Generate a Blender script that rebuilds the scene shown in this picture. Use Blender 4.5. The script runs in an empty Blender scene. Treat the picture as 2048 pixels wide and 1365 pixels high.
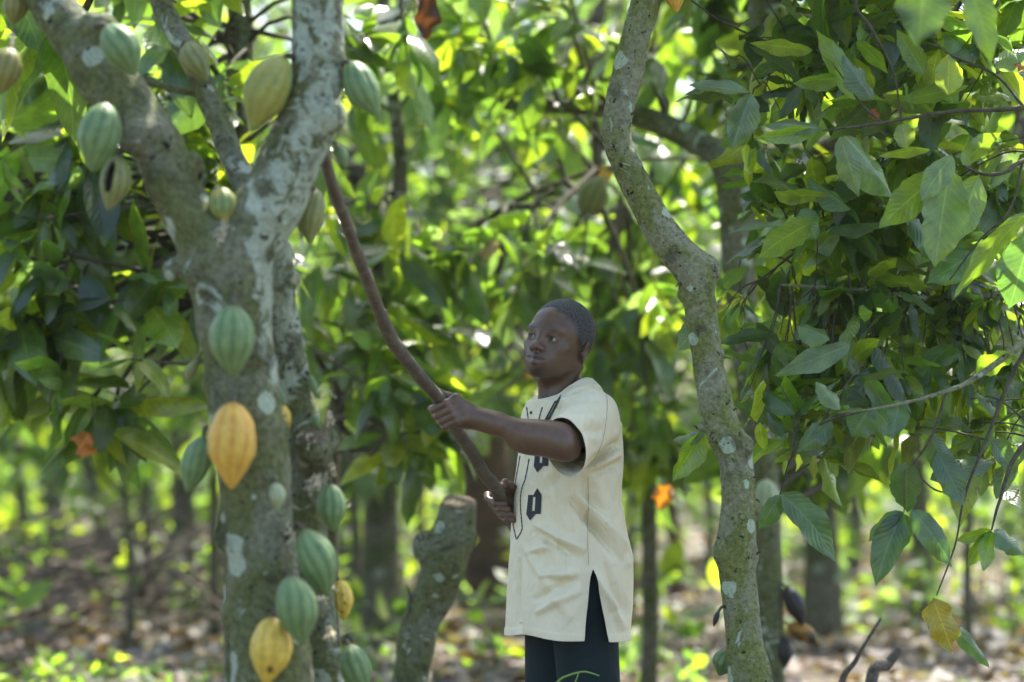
import bpy, math, random
import numpy as np
from mathutils import Vector, Matrix

random.seed(7)
RNG = np.random.default_rng(11)
SC = bpy.context.scene
COL = SC.collection

# ------------------------------------------------------------------ camera
FPX = 5120.0                       # focal length in pixels of the 2048 wide photograph
CAM_Z = 1.305
PITCH = math.atan((900 - 682.5) / FPX)
cam_data = bpy.data.cameras.new("camera")
cam_data.sensor_width = 36.0
cam_data.lens = 36.0 * FPX / 2048.0
cam_data.clip_start = 0.1
cam_data.clip_end = 600
cam_data.dof.use_dof = True
cam_data.dof.focus_distance = 6.88
cam_data.dof.aperture_fstop = 1.9
cam_data.dof.aperture_blades = 9
cam = bpy.data.objects.new("camera", cam_data)
COL.objects.link(cam)
cam.location = (0, 0, CAM_Z)
cam.rotation_euler = (math.pi / 2 + PITCH, 0, 0)
SC.camera = cam

# ------------------------------------------------------------------ light
SUN_AZ, SUN_EL = math.radians(28), math.radians(58)      # azimuth from +Y (away from camera) towards +X
world = bpy.data.worlds.new("World")
SC.world = world
world.use_nodes = True
wn = world.node_tree.nodes
bg = wn["Background"]
sky = wn.new("ShaderNodeTexSky")
sky.sky_type = 'NISHITA'
sky.sun_disc = False
sky.sun_elevation = SUN_EL
sky.sun_rotation = SUN_AZ
sky.air_density = 1.0
sky.dust_density = 2.5
sky.ozone_density = 1.0
world.node_tree.links.new(sky.outputs[0], bg.inputs[0])
bg.inputs[1].default_value = 0.14
sun_data = bpy.data.lights.new("sun", 'SUN')
sun_data.energy = 4.0
sun_data.angle = math.radians(0.6)
sun_data.color = (1.0, 0.95, 0.86)
sun = bpy.data.objects.new("sun", sun_data)
COL.objects.link(sun)
sd = Vector((math.sin(SUN_AZ) * math.cos(SUN_EL), math.cos(SUN_AZ) * math.cos(SUN_EL), math.sin(SUN_EL)))
sun.rotation_euler = sd.to_track_quat('Z', 'Y').to_euler()
sun.location = (3, 10, 12)

SC.view_settings.view_transform = 'Standard'
SC.view_settings.look = 'None'
SC.view_settings.exposure = 1.75
SC.view_settings.gamma = 1.0
SC.cycles.use_denoising = True
SC.cycles.max_bounces = 8
SC.cycles.diffuse_bounces = 3
SC.cycles.glossy_bounces = 2
SC.cycles.transmission_bounces = 6
SC.cycles.transparent_max_bounces = 8
SC.cycles.sample_clamp_indirect = 6.0
SC.cycles.sample_clamp_direct = 20.0

# ------------------------------------------------------------------ helpers
_c, _s = math.cos(PITCH), math.sin(PITCH)


def P(px, py, d):
    """point in the world seen at photo pixel (px, py) at distance d in front of the camera"""
    u, v = (px - 1024) / FPX, (682.5 - py) / FPX
    x, y, z = u, _c - v * _s, _s + v * _c
    return np.array([x / y * d, d, CAM_Z + z / y * d])


def pxm(d):
    return FPX / d


def vnoise(p, seed=0):
    """smooth value noise, p (n,3) -> -1..1"""
    p = np.asarray(p, float)
    i = np.floor(p).astype(np.int64)
    f = p - i
    f = f * f * (3 - 2 * f)
    out = np.zeros(len(p))
    for dx in (0, 1):
        for dy in (0, 1):
            for dz in (0, 1):
                h = ((i[:, 0] + dx) * 73856093) ^ ((i[:, 1] + dy) * 19349663) ^ ((i[:, 2] + dz) * 83492791) ^ (seed * 2654435761)
                h = (h ^ (h >> 13)) * 1274126177
                h = (h ^ (h >> 16)) & 0xffffff
                w = (f[:, 0] if dx else 1 - f[:, 0]) * (f[:, 1] if dy else 1 - f[:, 1]) * (f[:, 2] if dz else 1 - f[:, 2])
                out += w * (h / float(0x7fffff) - 1)
    return out


def fbm(p, seed=0, oct=3):
    a, s, o = 1.0, 0.0, np.zeros(len(p))
    for k in range(oct):
        o += a * vnoise(p * (2 ** k), seed + k)
        s += a
        a *= .5
    return o / s


def make_mesh(name, verts, faces, mats, smooth=True, col=None, uv=None, midx=None):
    """faces: (m,4) or (m,3) int array; col per vertex (n,3|4); uv per vertex (n,2)"""
    verts = np.asarray(verts, np.float32)
    faces = np.asarray(faces, np.int32)
    me = bpy.data.meshes.new(name)
    m, k = faces.shape
    me.vertices.add(len(verts))
    me.vertices.foreach_set("co", verts.ravel())
    me.loops.add(m * k)
    me.loops.foreach_set("vertex_index", faces.ravel())
    me.polygons.add(m)
    me.polygons.foreach_set("loop_start", np.arange(0, m * k, k, dtype=np.int32))
    me.polygons.foreach_set("loop_total", np.full(m, k, np.int32))
    if smooth:
        me.polygons.foreach_set("use_smooth", np.ones(m, bool))
    for mt in (mats if isinstance(mats, (list, tuple)) else [mats]):
        me.materials.append(mt)
    if midx is not None:
        me.polygons.foreach_set("material_index", np.asarray(midx, np.int32))
    if col is not None:
        col = np.asarray(col, np.float32)
        if col.shape[1] == 3:
            col = np.concatenate([col, np.ones((len(col), 1), np.float32)], 1)
        at = me.color_attributes.new("col", 'FLOAT_COLOR', 'POINT')
        at.data.foreach_set("color", col.ravel())
    if uv is not None:
        ul = me.uv_layers.new(name="uv")
        ul.data.foreach_set("uv", np.asarray(uv, np.float32)[faces.ravel()].ravel())
    me.update()
    me.validate()
    return me


def link(name, me, parent=None, loc=None):
    o = bpy.data.objects.new(name, me)
    COL.objects.link(o)
    if loc is not None:
        o.location = loc
    if parent is not None:
        o.parent = parent
    return o


def tag(o, label=None, cat=None, group=None, kind=None):
    for k, v in (("label", label), ("category", cat), ("group", group), ("kind", kind)):
        if v:
            o[k] = v
    return o


def root(name, loc, label, cat, group=None, kind=None):
    e = bpy.data.objects.new(name, None)
    COL.objects.link(e)
    e.empty_display_size = 0.1
    e.location = tuple(float(q) for q in loc)
    return tag(e, label, cat, group, kind)


def add_part(name, me, parent, label=None):
    """mesh in world coordinates, hung under an unrotated Empty (or under such a part)"""
    o = bpy.data.objects.new(name, me)
    COL.objects.link(o)
    top = parent
    off = Vector((0, 0, 0))
    while top is not None:
        off += top.location
        top = top.parent
    me.transform(Matrix.Translation(-off))
    o.parent = parent
    if label:
        o['label'] = label
    return o


class Geo:
    """collects quads of several shapes into one mesh"""
    def __init__(self):
        self.v, self.f, self.c, self.n = [], [], [], 0

    def add(self, v, f, c=None):
        v = np.asarray(v, float)
        self.v.append(v)
        self.f.append(np.asarray(f, int) + self.n)
        if c is not None:
            self.c.append(np.broadcast_to(np.asarray(c, float), (len(v), 3)))
        self.n += len(v)
        return self

    def mesh(self, name, mat, smooth=True):
        c = np.concatenate(self.c) if len(self.c) else None
        if c is not None and len(c) != self.n:
            c = None
        return make_mesh(name, np.concatenate(self.v), np.concatenate(self.f), mat, smooth, c)


def catmull(pts, n):
    """pts (k,m) -> smooth resample with n samples per span"""
    pts = np.asarray(pts, float)
    if len(pts) < 3:
        t = np.linspace(0, 1, n + 1)[:, None]
        return pts[0] * (1 - t) + pts[-1] * t
    P0 = np.concatenate([[2 * pts[0] - pts[1]], pts, [2 * pts[-1] - pts[-2]]])
    out = []
    for i in range(1, len(P0) - 2):
        a, b, c, d = P0[i - 1], P0[i], P0[i + 1], P0[i + 2]
        t = np.linspace(0, 1, n, endpoint=False)[:, None]
        out.append(.5 * ((2 * b) + (-a + c) * t + (2 * a - 5 * b + 4 * c - d) * t * t + (-a + 3 * b - 3 * c + d) * t ** 3))
    out.append(pts[-1:])
    return np.concatenate(out)


def tube(path, rad, sides=16, rough=0.0, freq=8.0, seed=0, caps=True):
    """path (n,3), rad (n,) -> verts, quads; rough = relative radius noise"""
    path = np.asarray(path, float)
    n = len(path)
    rad = np.broadcast_to(np.asarray(rad, float), (n,))
    tan = np.gradient(path, axis=0)
    tan /= np.linalg.norm(tan, axis=1)[:, None] + 1e-12
    up = np.array([0.31, 0.87, 0.1])
    nx = up - tan[0] * (up @ tan[0])
    if np.linalg.norm(nx) < .1:
        nx = np.array([1, 0, 0.]) - tan[0] * tan[0][0]
    N = np.zeros((n, 3))
    for i in range(n):
        nx = nx - tan[i] * (nx @ tan[i])
        nx /= np.linalg.norm(nx)
        N[i] = nx
    B = np.cross(tan, N)
    a = np.linspace(0, 2 * math.pi, sides, endpoint=False)
    ring = N[:, None] * np.cos(a)[None, :, None] + B[:, None] * np.sin(a)[None, :, None]
    r = np.repeat(rad[:, None], sides, 1)
    if rough:
        q = (path[:, None] + ring * rad[:, None, None]).reshape(-1, 3)
        r = r * (1 + rough * fbm(q * freq, seed, 3).reshape(n, sides))
    V = (path[:, None] + ring * r[..., None]).reshape(-1, 3)
    i, j = np.meshgrid(np.arange(n - 1), np.arange(sides), indexing='ij')
    j2 = (j + 1) % sides
    F = np.stack([i * sides + j, i * sides + j2, (i + 1) * sides + j2, (i + 1) * sides + j], -1).reshape(-1, 4)
    if caps:
        k = len(V)
        V = np.concatenate([V, path[:1], path[-1:]])
        jj = np.arange(0, sides, 2)
        c0 = np.stack([np.full(len(jj), k), (jj + 2) % sides, (jj + 1) % sides, jj], -1)
        e = (n - 1) * sides
        c1 = np.stack([np.full(len(jj), k + 1), e + jj, e + (jj + 1) % sides, e + (jj + 2) % sides], -1)
        F = np.concatenate([F, c0, c1])
    return V, F


# ------------------------------------------------------------------ materials
def mat_new(name):
    m = bpy.data.materials.new(name)
    m.use_nodes = True
    nt = m.node_tree
    return m, nt, nt.nodes, nt.links, nt.nodes["Principled BSDF"]


def nn(nodes, t, **kw):
    n = nodes.new(t)
    for k, v in kw.items():
        setattr(n, k, v)
    return n


def ramp(nodes, links, src, stops):
    r = nodes.new("ShaderNodeValToRGB")
    el = r.color_ramp.elements
    while len(el) < len(stops):
        el.new(0.5)
    for e, (p, c) in zip(el, stops):
        e.position = p
        e.color = (c[0], c[1], c[2], 1) if hasattr(c, '__len__') else (c, c, c, 1)
    links.new(src, r.inputs[0])
    return r.outputs[0]


def mixc(nodes, links, fac, a, b, mode='MIX'):
    m = nodes.new("ShaderNodeMix")
    m.data_type = 'RGBA'
    m.blend_type = mode
    for sock, v in ((m.inputs[0], fac), (m.inputs[6], a), (m.inputs[7], b)):
        if hasattr(v, 'is_output'):
            links.new(v, sock)
        elif hasattr(v, '__len__'):
            sock.default_value = (v[0], v[1], v[2], 1)
        else:
            sock.default_value = v
    return m.outputs[2]


def noise(nodes, links, vec, scale, detail=4, rough=.55, dist=0.0):
    n = nodes.new("ShaderNodeTexNoise")
    n.inputs['Scale'].default_value = scale
    n.inputs['Detail'].default_value = detail
    n.inputs['Roughness'].default_value = rough
    n.inputs['Distortion'].default_value = dist
    if vec is not None:
        links.new(vec, n.inputs['Vector'])
    return n.outputs[0]


def math_n(nodes, links, op, a, b=0.0, c=None):
    m = nodes.new("ShaderNodeMath")
    m.operation = op
    for i, v in enumerate((a, b) if c is None else (a, b, c)):
        if hasattr(v, 'is_output'):
            links.new(v, m.inputs[i])
        else:
            m.inputs[i].default_value = v
    return m.outputs[0]


def bump(nodes, links, h, strength, dist, bsdf, prev=None):
    b = nodes.new("ShaderNodeBump")
    b.inputs['Strength'].default_value = strength
    b.inputs['Distance'].default_value = dist
    links.new(h, b.inputs['Height'])
    if prev is not None:
        links.new(prev, b.inputs['Normal'])
    if bsdf is not None:
        links.new(b.outputs[0], bsdf.inputs['Normal'])
    return b.outputs[0]


def bark_mat(name, dark, mid, moss, lichen, moss_amt=.5, lichen_amt=.5, scale=1.0):
    m, nt, N, L, B = mat_new(name)
    tc = N.new("ShaderNodeTexCoord").outputs['Object']
    n1 = noise(N, L, tc, 9 * scale, 6, .6)
    n2 = noise(N, L, tc, 60 * scale, 5, .65)
    base = mixc(N, L, ramp(N, L, n2, [(.3, 0), (.7, 1)]), dark, mid)
    mm = noise(N, L, tc, 5.0 * scale, 5, .7, .6)
    mo = ramp(N, L, mm, [(.60 - .25 * moss_amt, 0), (.72 - .25 * moss_amt, 1)])
    mcol = mixc(N, L, ramp(N, L, n2, [(.35, 0), (.65, 1)]), [q * .5 for q in moss], moss)
    c = mixc(N, L, mo, base, mcol)
    # pale lichen patches: rounded voronoi islands plus larger crusts
    v = nn(N, "ShaderNodeTexVoronoi")
    v.inputs['Scale'].default_value = 10 * scale
    v.inputs['Randomness'].default_value = 1
    dn = N.new("ShaderNodeTexNoise")
    dn.inputs['Scale'].default_value = 30 * scale
    L.new(tc, dn.inputs['Vector'])
    av = nn(N, "ShaderNodeVectorMath", operation='MULTIPLY_ADD')
    L.new(dn.outputs['Color'], av.inputs[0])
    av.inputs[1].default_value = (.022 / scale,) * 3
    L.new(tc, av.inputs[2])
    L.new(av.outputs[0], v.inputs['Vector'])
    sep = N.new("ShaderNodeSeparateColor")
    L.new(v.outputs['Color'], sep.inputs[0])
    siz = math_n(N, L, 'MULTIPLY', sep.outputs[0], .60)
    isl = math_n(N, L, 'LESS_THAN', v.outputs['Distance'], math_n(N, L, 'SUBTRACT', siz, .36 - .27 * lichen_amt))
    big = ramp(N, L, noise(N, L, tc, 6.5 * scale, 6, .62, 1.2), [(.70 - .13 * lichen_amt, 0), (.72 - .13 * lichen_amt, 1)])
    zone = nn(N, "ShaderNodeAttribute", attribute_name="col")
    zs = N.new("ShaderNodeSeparateColor")
    L.new(zone.outputs['Color'], zs.inputs[0])
    zn = ramp(N, L, math_n(N, L, 'ADD', noise(N, L, tc, 17 * scale, 6, .68, .8), math_n(N, L, 'MULTIPLY', zs.outputs[0], .27)), [(.70, 0), (.77, 1)])
    big = math_n(N, L, 'MAXIMUM', big, math_n(N, L, 'MULTIPLY', zn, .8))
    lm = math_n(N, L, 'MAXIMUM', math_n(N, L, 'MULTIPLY', isl, .85), big)
    lc = mixc(N, L, ramp(N, L, n2, [(.3, 0), (.6, 1)]), [q * .72 for q in lichen], lichen)
    c = mixc(N, L, lm, c, lc)
    dk = ramp(N, L, noise(N, L, tc, 8 * scale, 6, .7, .4), [(.54, 0), (.66, .65)])
    c = mixc(N, L, math_n(N, L, 'MULTIPLY', dk, 1.0), c, [q * .35 for q in dark])
    sp = ramp(N, L, noise(N, L, tc, 34 * scale, 4, .7), [(.60, 0), (.66, 1)])
    c = mixc(N, L, sp, c, (.018, .016, .012))
    L.new(c, B.inputs['Base Color'])
    B.inputs['Roughness'].default_value = .9
    B.inputs['Specular IOR Level'].default_value = .2
    h = math_n(N, L, 'ADD', math_n(N, L, 'MULTIPLY', n1, .9), n2)
    h = math_n(N, L, 'ADD', h, math_n(N, L, 'MULTIPLY', lm, .25))
    bump(N, L, h, .9, .022 / scale, B)
    return m


def leaf_mat(name, gloss=.36, trans=.5, thin=1.0):
    """per-leaf colour in the attribute, veins from the leaf's own uv"""
    m, nt, N, L, B = mat_new(name)
    out = N["Material Output"]
    at = nn(N, "ShaderNodeAttribute", attribute_name="col")
    uv = N.new("ShaderNodeTexCoord").outputs['UV']
    sp = N.new("ShaderNodeSeparateXYZ")
    L.new(uv, sp.inputs[0])
    au = math_n(N, L, 'ABSOLUTE', math_n(N, L, 'SUBTRACT', sp.outputs[0], .5))
    k = math_n(N, L, 'SUBTRACT', math_n(N, L, 'MULTIPLY', sp.outputs[1], 11.0), math_n(N, L, 'MULTIPLY', au, 5.0))
    sw = math_n(N, L, 'ABSOLUTE', math_n(N, L, 'SUBTRACT', math_n(N, L, 'FRACT', k), .5))   # 0 at vein
    vein = ramp(N, L, sw, [(0.0, 1), (.09, 0)])
    mid = ramp(N, L, au, [(0.0, 1), (.035, 0)])
    vm = math_n(N, L, 'MAXIMUM', math_n(N, L, 'MULTIPLY', vein, .5), mid)
    hsv = N.new("ShaderNodeHueSaturation")
    hsv.inputs['Value'].default_value = 1.9
    hsv.inputs['Saturation'].default_value = .85
    L.new(at.outputs['Color'], hsv.inputs['Color'])
    c = mixc(N, L, math_n(N, L, 'MULTIPLY', vm, .6), at.outputs['Color'], hsv.outputs[0])
    obj = N.new("ShaderNodeTexCoord").outputs['Object']
    eb = ramp(N, L, math_n(N, L, 'ADD', math_n(N, L, 'MULTIPLY', au, .55), math_n(N, L, 'MULTIPLY', noise(N, L, obj, 55, 4, .7), .5)), [(.555, 0), (.60, .8)])
    eb2 = math_n(N, L, 'MULTIPLY', math_n(N, L, 'GREATER_THAN', noise(N, L, obj, 90, 2), .70), .6)
    c = mixc(N, L, math_n(N, L, 'MAXIMUM', eb, eb2), c, (.075, .050, .018))
    blot = ramp(N, L, noise(N, L, obj, 22, 3), [(.35, .75), (.7, 1.15)])
    c = mixc(N, L, 1.0, c, blot, 'MULTIPLY')
    L.new(c, B.inputs['Base Color'])
    B.inputs['Roughness'].default_value = gloss
    B.inputs['Specular IOR Level'].default_value = 1.0
    nrm = bump(N, L, sw, .38, .005, B)
    tr = N.new("ShaderNodeBsdfTranslucent")
    # transmitted light: the same pigment, deeper path -> yellower and stronger
    sat = N.new("ShaderNodeMix")
    sat.data_type = 'RGBA'
    sat.blend_type = 'MULTIPLY'
    sat.inputs[0].default_value = 1
    L.new(c, sat.inputs[6])
    sat.inputs[7].default_value = (7.0 * thin, 6.5 * thin, 1.8 * thin, 1)
    L.new(sat.outputs[2], tr.inputs['Color'])
    mx = N.new("ShaderNodeMixShader")
    mx.inputs[0].default_value = trans
    L.new(B.outputs[0], mx.inputs[1])
    L.new(tr.outputs[0], mx.inputs[2])
    L.new(mx.outputs[0], out.inputs['Surface'])
    return m


def simple_mat(name, c1, c2, scale=20, rough=.8, bmp=.3, bdist=.004, spec=.3, attr=False, detail=5):
    m, nt, N, L, B = mat_new(name)
    tc = N.new("ShaderNodeTexCoord").outputs['Object']
    n = noise(N, L, tc, scale, detail, .6)
    c = mixc(N, L, ramp(N, L, n, [(.3, 0), (.7, 1)]), c1, c2)
    if attr:
        at = nn(N, "ShaderNodeAttribute", attribute_name="col")
        c = mixc(N, L, 1.0, at.outputs['Color'], ramp(N, L, n, [(.3, .7), (.7, 1.2)]), 'MULTIPLY')
    L.new(c, B.inputs['Base Color'])
    B.inputs['Roughness'].default_value = rough
    B.inputs['Specular IOR Level'].default_value = spec
    if bmp:
        bump(N, L, n, bmp, bdist, B)
    return m


# ------------------------------------------------------------------ signed distance modelling
class Field:
    """signed distance grid; shapes are blended in one after another, meshed with surface nets"""
    def __init__(self, lo, hi, h):
        self.lo = np.asarray(lo, float)
        self.h = h
        self.n = np.ceil((np.asarray(hi, float) - self.lo) / h).astype(int) + 1
        self.g = np.full(self.n, 1.0, np.float32)

    def region(self, lo, hi):
        a = np.clip(np.floor((np.asarray(lo) - self.lo) / self.h).astype(int), 0, self.n)
        b = np.clip(np.ceil((np.asarray(hi) - self.lo) / self.h).astype(int) + 1, 0, self.n)
        if (b <= a).any():
            return None, None
        ax = [self.lo[i] + self.h * np.arange(a[i], b[i]) for i in range(3)]
        X = np.stack(np.meshgrid(*ax, indexing='ij'), -1).astype(np.float32)
        return (slice(a[0], b[0]), slice(a[1], b[1]), slice(a[2], b[2])), X

    def blend(self, fn, lo, hi, k=0.0, mode='add'):
        m = k + .03
        s, X = self.region(np.asarray(lo) - m, np.asarray(hi) + m)
        if s is None:
            return
        d = fn(X)
        g = self.g[s]
        if mode == 'add':
            if k > 0:
                h = np.clip(k - np.abs(g - d), 0, None) / k
                self.g[s] = np.minimum(g, d) - h * h * k * .25
            else:
                self.g[s] = np.minimum(g, d)
        else:
            d = -d
            if k > 0:
                h = np.clip(k - np.abs(g - d), 0, None) / k
                self.g[s] = np.maximum(g, d) + h * h * k * .25
            else:
                self.g[s] = np.maximum(g, d)

    def cap(self, a, b, ra, rb, k=.01, mode='add'):
        a, b = np.asarray(a, np.float32), np.asarray(b, np.float32)
        r = max(ra, rb)
        ab = b - a
        L2 = float(ab @ ab) + 1e-12

        def fn(X):
            t = np.clip(((X - a) @ ab) / L2, 0, 1)
            return np.linalg.norm(X - a - t[..., None] * ab, axis=-1) - (ra + (rb - ra) * t)
        self.blend(fn, np.minimum(a, b) - r, np.maximum(a, b) + r, k, mode)

    def ell(self, c, r, k=.01, mode='add', R=None):
        """ellipsoid with radii r along the rows of R"""
        c = np.asarray(c, np.float32)
        r = np.asarray(r, np.float32)
        R = np.eye(3, dtype=np.float32) if R is None else np.asarray(R, np.float32)
        m = r.max()

        def fn(X):
            q = (X - c) @ R.T
            k0 = np.linalg.norm(q / r, axis=-1)
            k1 = np.linalg.norm(q / (r * r), axis=-1)
            return k0 * (k0 - 1) / (k1 + 1e-6)
        self.blend(fn, c - m, c + m, k, mode)

    def mesh(self):
        g = self.g
        s = g < 0
        nx, ny, nz = g.shape
        cnt = np.zeros((nx - 1, ny - 1, nz - 1), np.uint8)
        for dx in (0, 1):
            for dy in (0, 1):
                for dz in (0, 1):
                    cnt += s[dx:nx - 1 + dx, dy:ny - 1 + dy, dz:nz - 1 + dz]
        ci = np.argwhere((cnt > 0) & (cnt < 8))
        idx = np.full(cnt.shape, -1, np.int64)
        idx[tuple(ci.T)] = np.arange(len(ci))
        acc = np.zeros((len(ci), 3))
        num = np.zeros(len(ci))
        C = [(a, b, c) for a in (0, 1) for b in (0, 1) for c in (0, 1)]
        for p in C:
            for ax in range(3):
                if p[ax] == 1:
                    continue
                q = list(p)
                q[ax] = 1
                ga = g[tuple((ci + p).T)]
                gb = g[tuple((ci + q).T)]
                x = (ga < 0) != (gb < 0)
                t = np.where(x, ga / (ga - gb + 1e-12), 0)
                pt = np.repeat(np.array(p, float)[None], len(ci), 0)
                pt[:, ax] += t
                acc += pt * x[:, None]
                num += x
        V = self.lo + self.h * (ci + acc / num[:, None])
        Fs = []
        for ax in range(3):
            o1, o2 = (ax + 1) % 3, (ax + 2) % 3
            sa = [slice(None)] * 3
            sb = [slice(None)] * 3
            sa[ax] = slice(0, -1)
            sb[ax] = slice(1, None)
            e = s[tuple(sa)] != s[tuple(sb)]
            pts = np.argwhere(e)
            ok = (pts[:, o1] > 0) & (pts[:, o2] > 0) & (pts[:, o1] < g.shape[o1] - 1) & (pts[:, o2] < g.shape[o2] - 1)
            pts = pts[ok]
            inside = s[tuple(pts.T)]
            q = []
            for a, b in ((0, 0), (1, 0), (1, 1), (0, 1)):
                r = pts.copy()
                r[:, o1] -= 1 - a
                r[:, o2] -= 1 - b
                q.append(idx[tuple(r.T)])
            q = np.stack(q, -1)
            q[~inside] = q[~inside][:, ::-1]
            Fs.append(q)
        return V, np.concatenate(Fs)


def relax(V, F, it=3, lam=.5):
    E = np.concatenate([F[:, [0, 1]], F[:, [1, 2]], F[:, [2, 3]], F[:, [3, 0]]])
    deg = np.bincount(E.ravel(), minlength=len(V))[:, None] + 1e-9
    for _ in range(it):
        S = np.zeros_like(V)
        for k in range(3):
            S[:, k] = np.bincount(E[:, 0], V[E[:, 1], k], len(V)) + np.bincount(E[:, 1], V[E[:, 0], k], len(V))
        V = V + lam * (S / deg - V)
    return V


def clip_mesh(V, F, s):
    """keep the s>0 side of a quad/tri mesh, cutting the crossing faces cleanly; returns triangles"""
    T = np.concatenate([F[:, [0, 1, 2]], F[:, [0, 2, 3]]]) if F.shape[1] == 4 else F
    pos = s > 0
    k = pos[T].sum(1)
    out = [T[k == 3]]
    V = list(V)
    cache = {}

    def cut(a, b):
        key = (a, b) if a < b else (b, a)
        if key not in cache:
            t = s[a] / (s[a] - s[b])
            V.append(V[a] * (1 - t) + V[b] * t)
            cache[key] = len(V) - 1
        return cache[key]
    extra = []
    for tri in T[(k == 1) | (k == 2)]:
        tri = list(tri)
        while True:
            pp = [pos[i] for i in tri]
            if pp == [True, False, False] or pp == [True, True, False]:
                break
            tri = tri[1:] + tri[:1]
        a, b, c = tri
        if pp[1]:
            bc, ca = cut(b, c), cut(c, a)
            extra += [(a, b, bc), (a, bc, ca)]
        else:
            ab, ca = cut(a, b), cut(c, a)
            extra += [(a, ab, ca)]
    F2 = np.concatenate(out + ([np.array(extra)] if extra else []))
    V = np.array(V)
    used = np.unique(F2)
    re = np.full(len(V), -1)
    re[used] = np.arange(len(used))
    return V[used], re[F2]


def unit(v):
    v = np.asarray(v, float)
    return v / np.linalg.norm(v)
# ================================================================== ground, litter, undergrowth
MLEAF = leaf_mat("cacao_leaf", .27, .45)
MLEAF_FAR = leaf_mat("cacao_leaf_distant", .55, .5)
MDRY = leaf_mat("dry_leaf", .6, .35, .22)
MBARK_L = bark_mat("lichened_bark", (.100, .105, .065), (.280, .300, .200), (.180, .205, .080), (.48, .56, .43), .72, .62, 1.3)
MBARK_R = bark_mat("grey_green_bark", (.150, .155, .095), (.350, .370, .240), (.230, .270, .085), (.50, .62, .46), .65, .58, 1.5)
MBARK_B = bark_mat("far_bark", (.085, .075, .052), (.220, .200, .140), (.120, .145, .055), (.32, .36, .26), .6, .4, .7)
MBARK_RED = bark_mat("red_brown_bark", (.085, .052, .034), (.190, .120, .080), (.10, .09, .05), (.22, .20, .15), .1, .1, .6)
MTWIG = simple_mat("twig", (.035, .030, .020), (.11, .10, .06), 60, .85)
MCUT, nt, N, L, B = mat_new("sawn_wood")
tc = N.new("ShaderNodeTexCoord").outputs['Generated']
mp_ = N.new("ShaderNodeMapping")
mp_.inputs['Location'].default_value = (-.47, -.53, -.5)
L.new(tc, mp_.inputs[0])
ln_ = nn(N, "ShaderNodeVectorMath", operation='LENGTH')
L.new(mp_.outputs[0], ln_.inputs[0])
wob = math_n(N, L, 'ADD', math_n(N, L, 'MULTIPLY', ln_.outputs['Value'], 80), math_n(N, L, 'MULTIPLY', noise(N, L, tc, 4, 4), 14))
rg = math_n(N, L, 'ADD', math_n(N, L, 'MULTIPLY', math_n(N, L, 'SINE', wob), .22), noise(N, L, tc, 9, 6, .7))
L.new(ramp(N, L, rg, [(.25, (.05, .035, .02)), (.5, (.17, .13, .075)), (.8, (.30, .25, .16))]), B.inputs['Base Color'])
B.inputs['Roughness'].default_value = .9
bump(N, L, rg, .8, .006, B)


def ground_z(x, y):
    p = np.stack([np.asarray(x, float), np.asarray(y, float), np.zeros(np.shape(x))], -1).reshape(-1, 3)
    h = .05 * fbm(p * .8, 41) + .12 * vnoise(p * .13, 44)
    near = np.clip((np.asarray(y).ravel() - 8) / 8, 0, 1)
    far = np.clip((np.asarray(y).ravel() - 18) / 40, 0, 1)
    return h * (.25 + .75 * near) + far ** 1.5 * 1.2 + .0


gx = np.concatenate([np.linspace(-60, -12, 14), np.linspace(-11.5, 11.5, 116), np.linspace(12, 60, 14)])
gy = np.concatenate([np.linspace(-14, 4, 14), np.linspace(4.3, 30, 130), np.linspace(31, 110, 40)])
GX, GY = np.meshgrid(gx, gy, indexing='ij')
gv = np.stack([GX.ravel(), GY.ravel(), ground_z(GX.ravel(), GY.ravel())], -1)
i_, j_ = np.meshgrid(np.arange(len(gx) - 1), np.arange(len(gy) - 1), indexing='ij')
ny_ = len(gy)
gf = np.stack([i_ * ny_ + j_, (i_ + 1) * ny_ + j_, (i_ + 1) * ny_ + j_ + 1, i_ * ny_ + j_ + 1], -1).reshape(-1, 4)
mg, nt, N, L, B = mat_new("forest_floor")
tc = N.new("ShaderNodeTexCoord").outputs['Object']
n1 = noise(N, L, tc, 1.1, 5, .6)
v = nn(N, "ShaderNodeTexVoronoi")
v.inputs['Scale'].default_value = 9
L.new(tc, v.inputs['Vector'])
sp = N.new("ShaderNodeSeparateColor")
L.new(v.outputs['Color'], sp.inputs[0])
c = ramp(N, L, sp.outputs[0], [(0, (.04, .03, .02)), (.35, (.08, .06, .04)), (.7, (.13, .10, .07)), (1, (.20, .16, .12))])
c = mixc(N, L, ramp(N, L, n1, [(.46, 0), (.62, 1)]), c, (.06, .085, .022))
c = mixc(N, L, ramp(N, L, noise(N, L, tc, 14, 4), [(.35, .6), (.6, 0)]), c, (.045, .032, .02))
L.new(c, B.inputs['Base Color'])
B.inputs['Roughness'].default_value = .95
bump(N, L, v.outputs['Distance'], .8, .03, B)
ground = link("ground", make_mesh("ground", gv, gf, mg))
tag(ground, "forest floor of bare soil and fallen leaves under the cacao trees", None, None, "structure")


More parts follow.
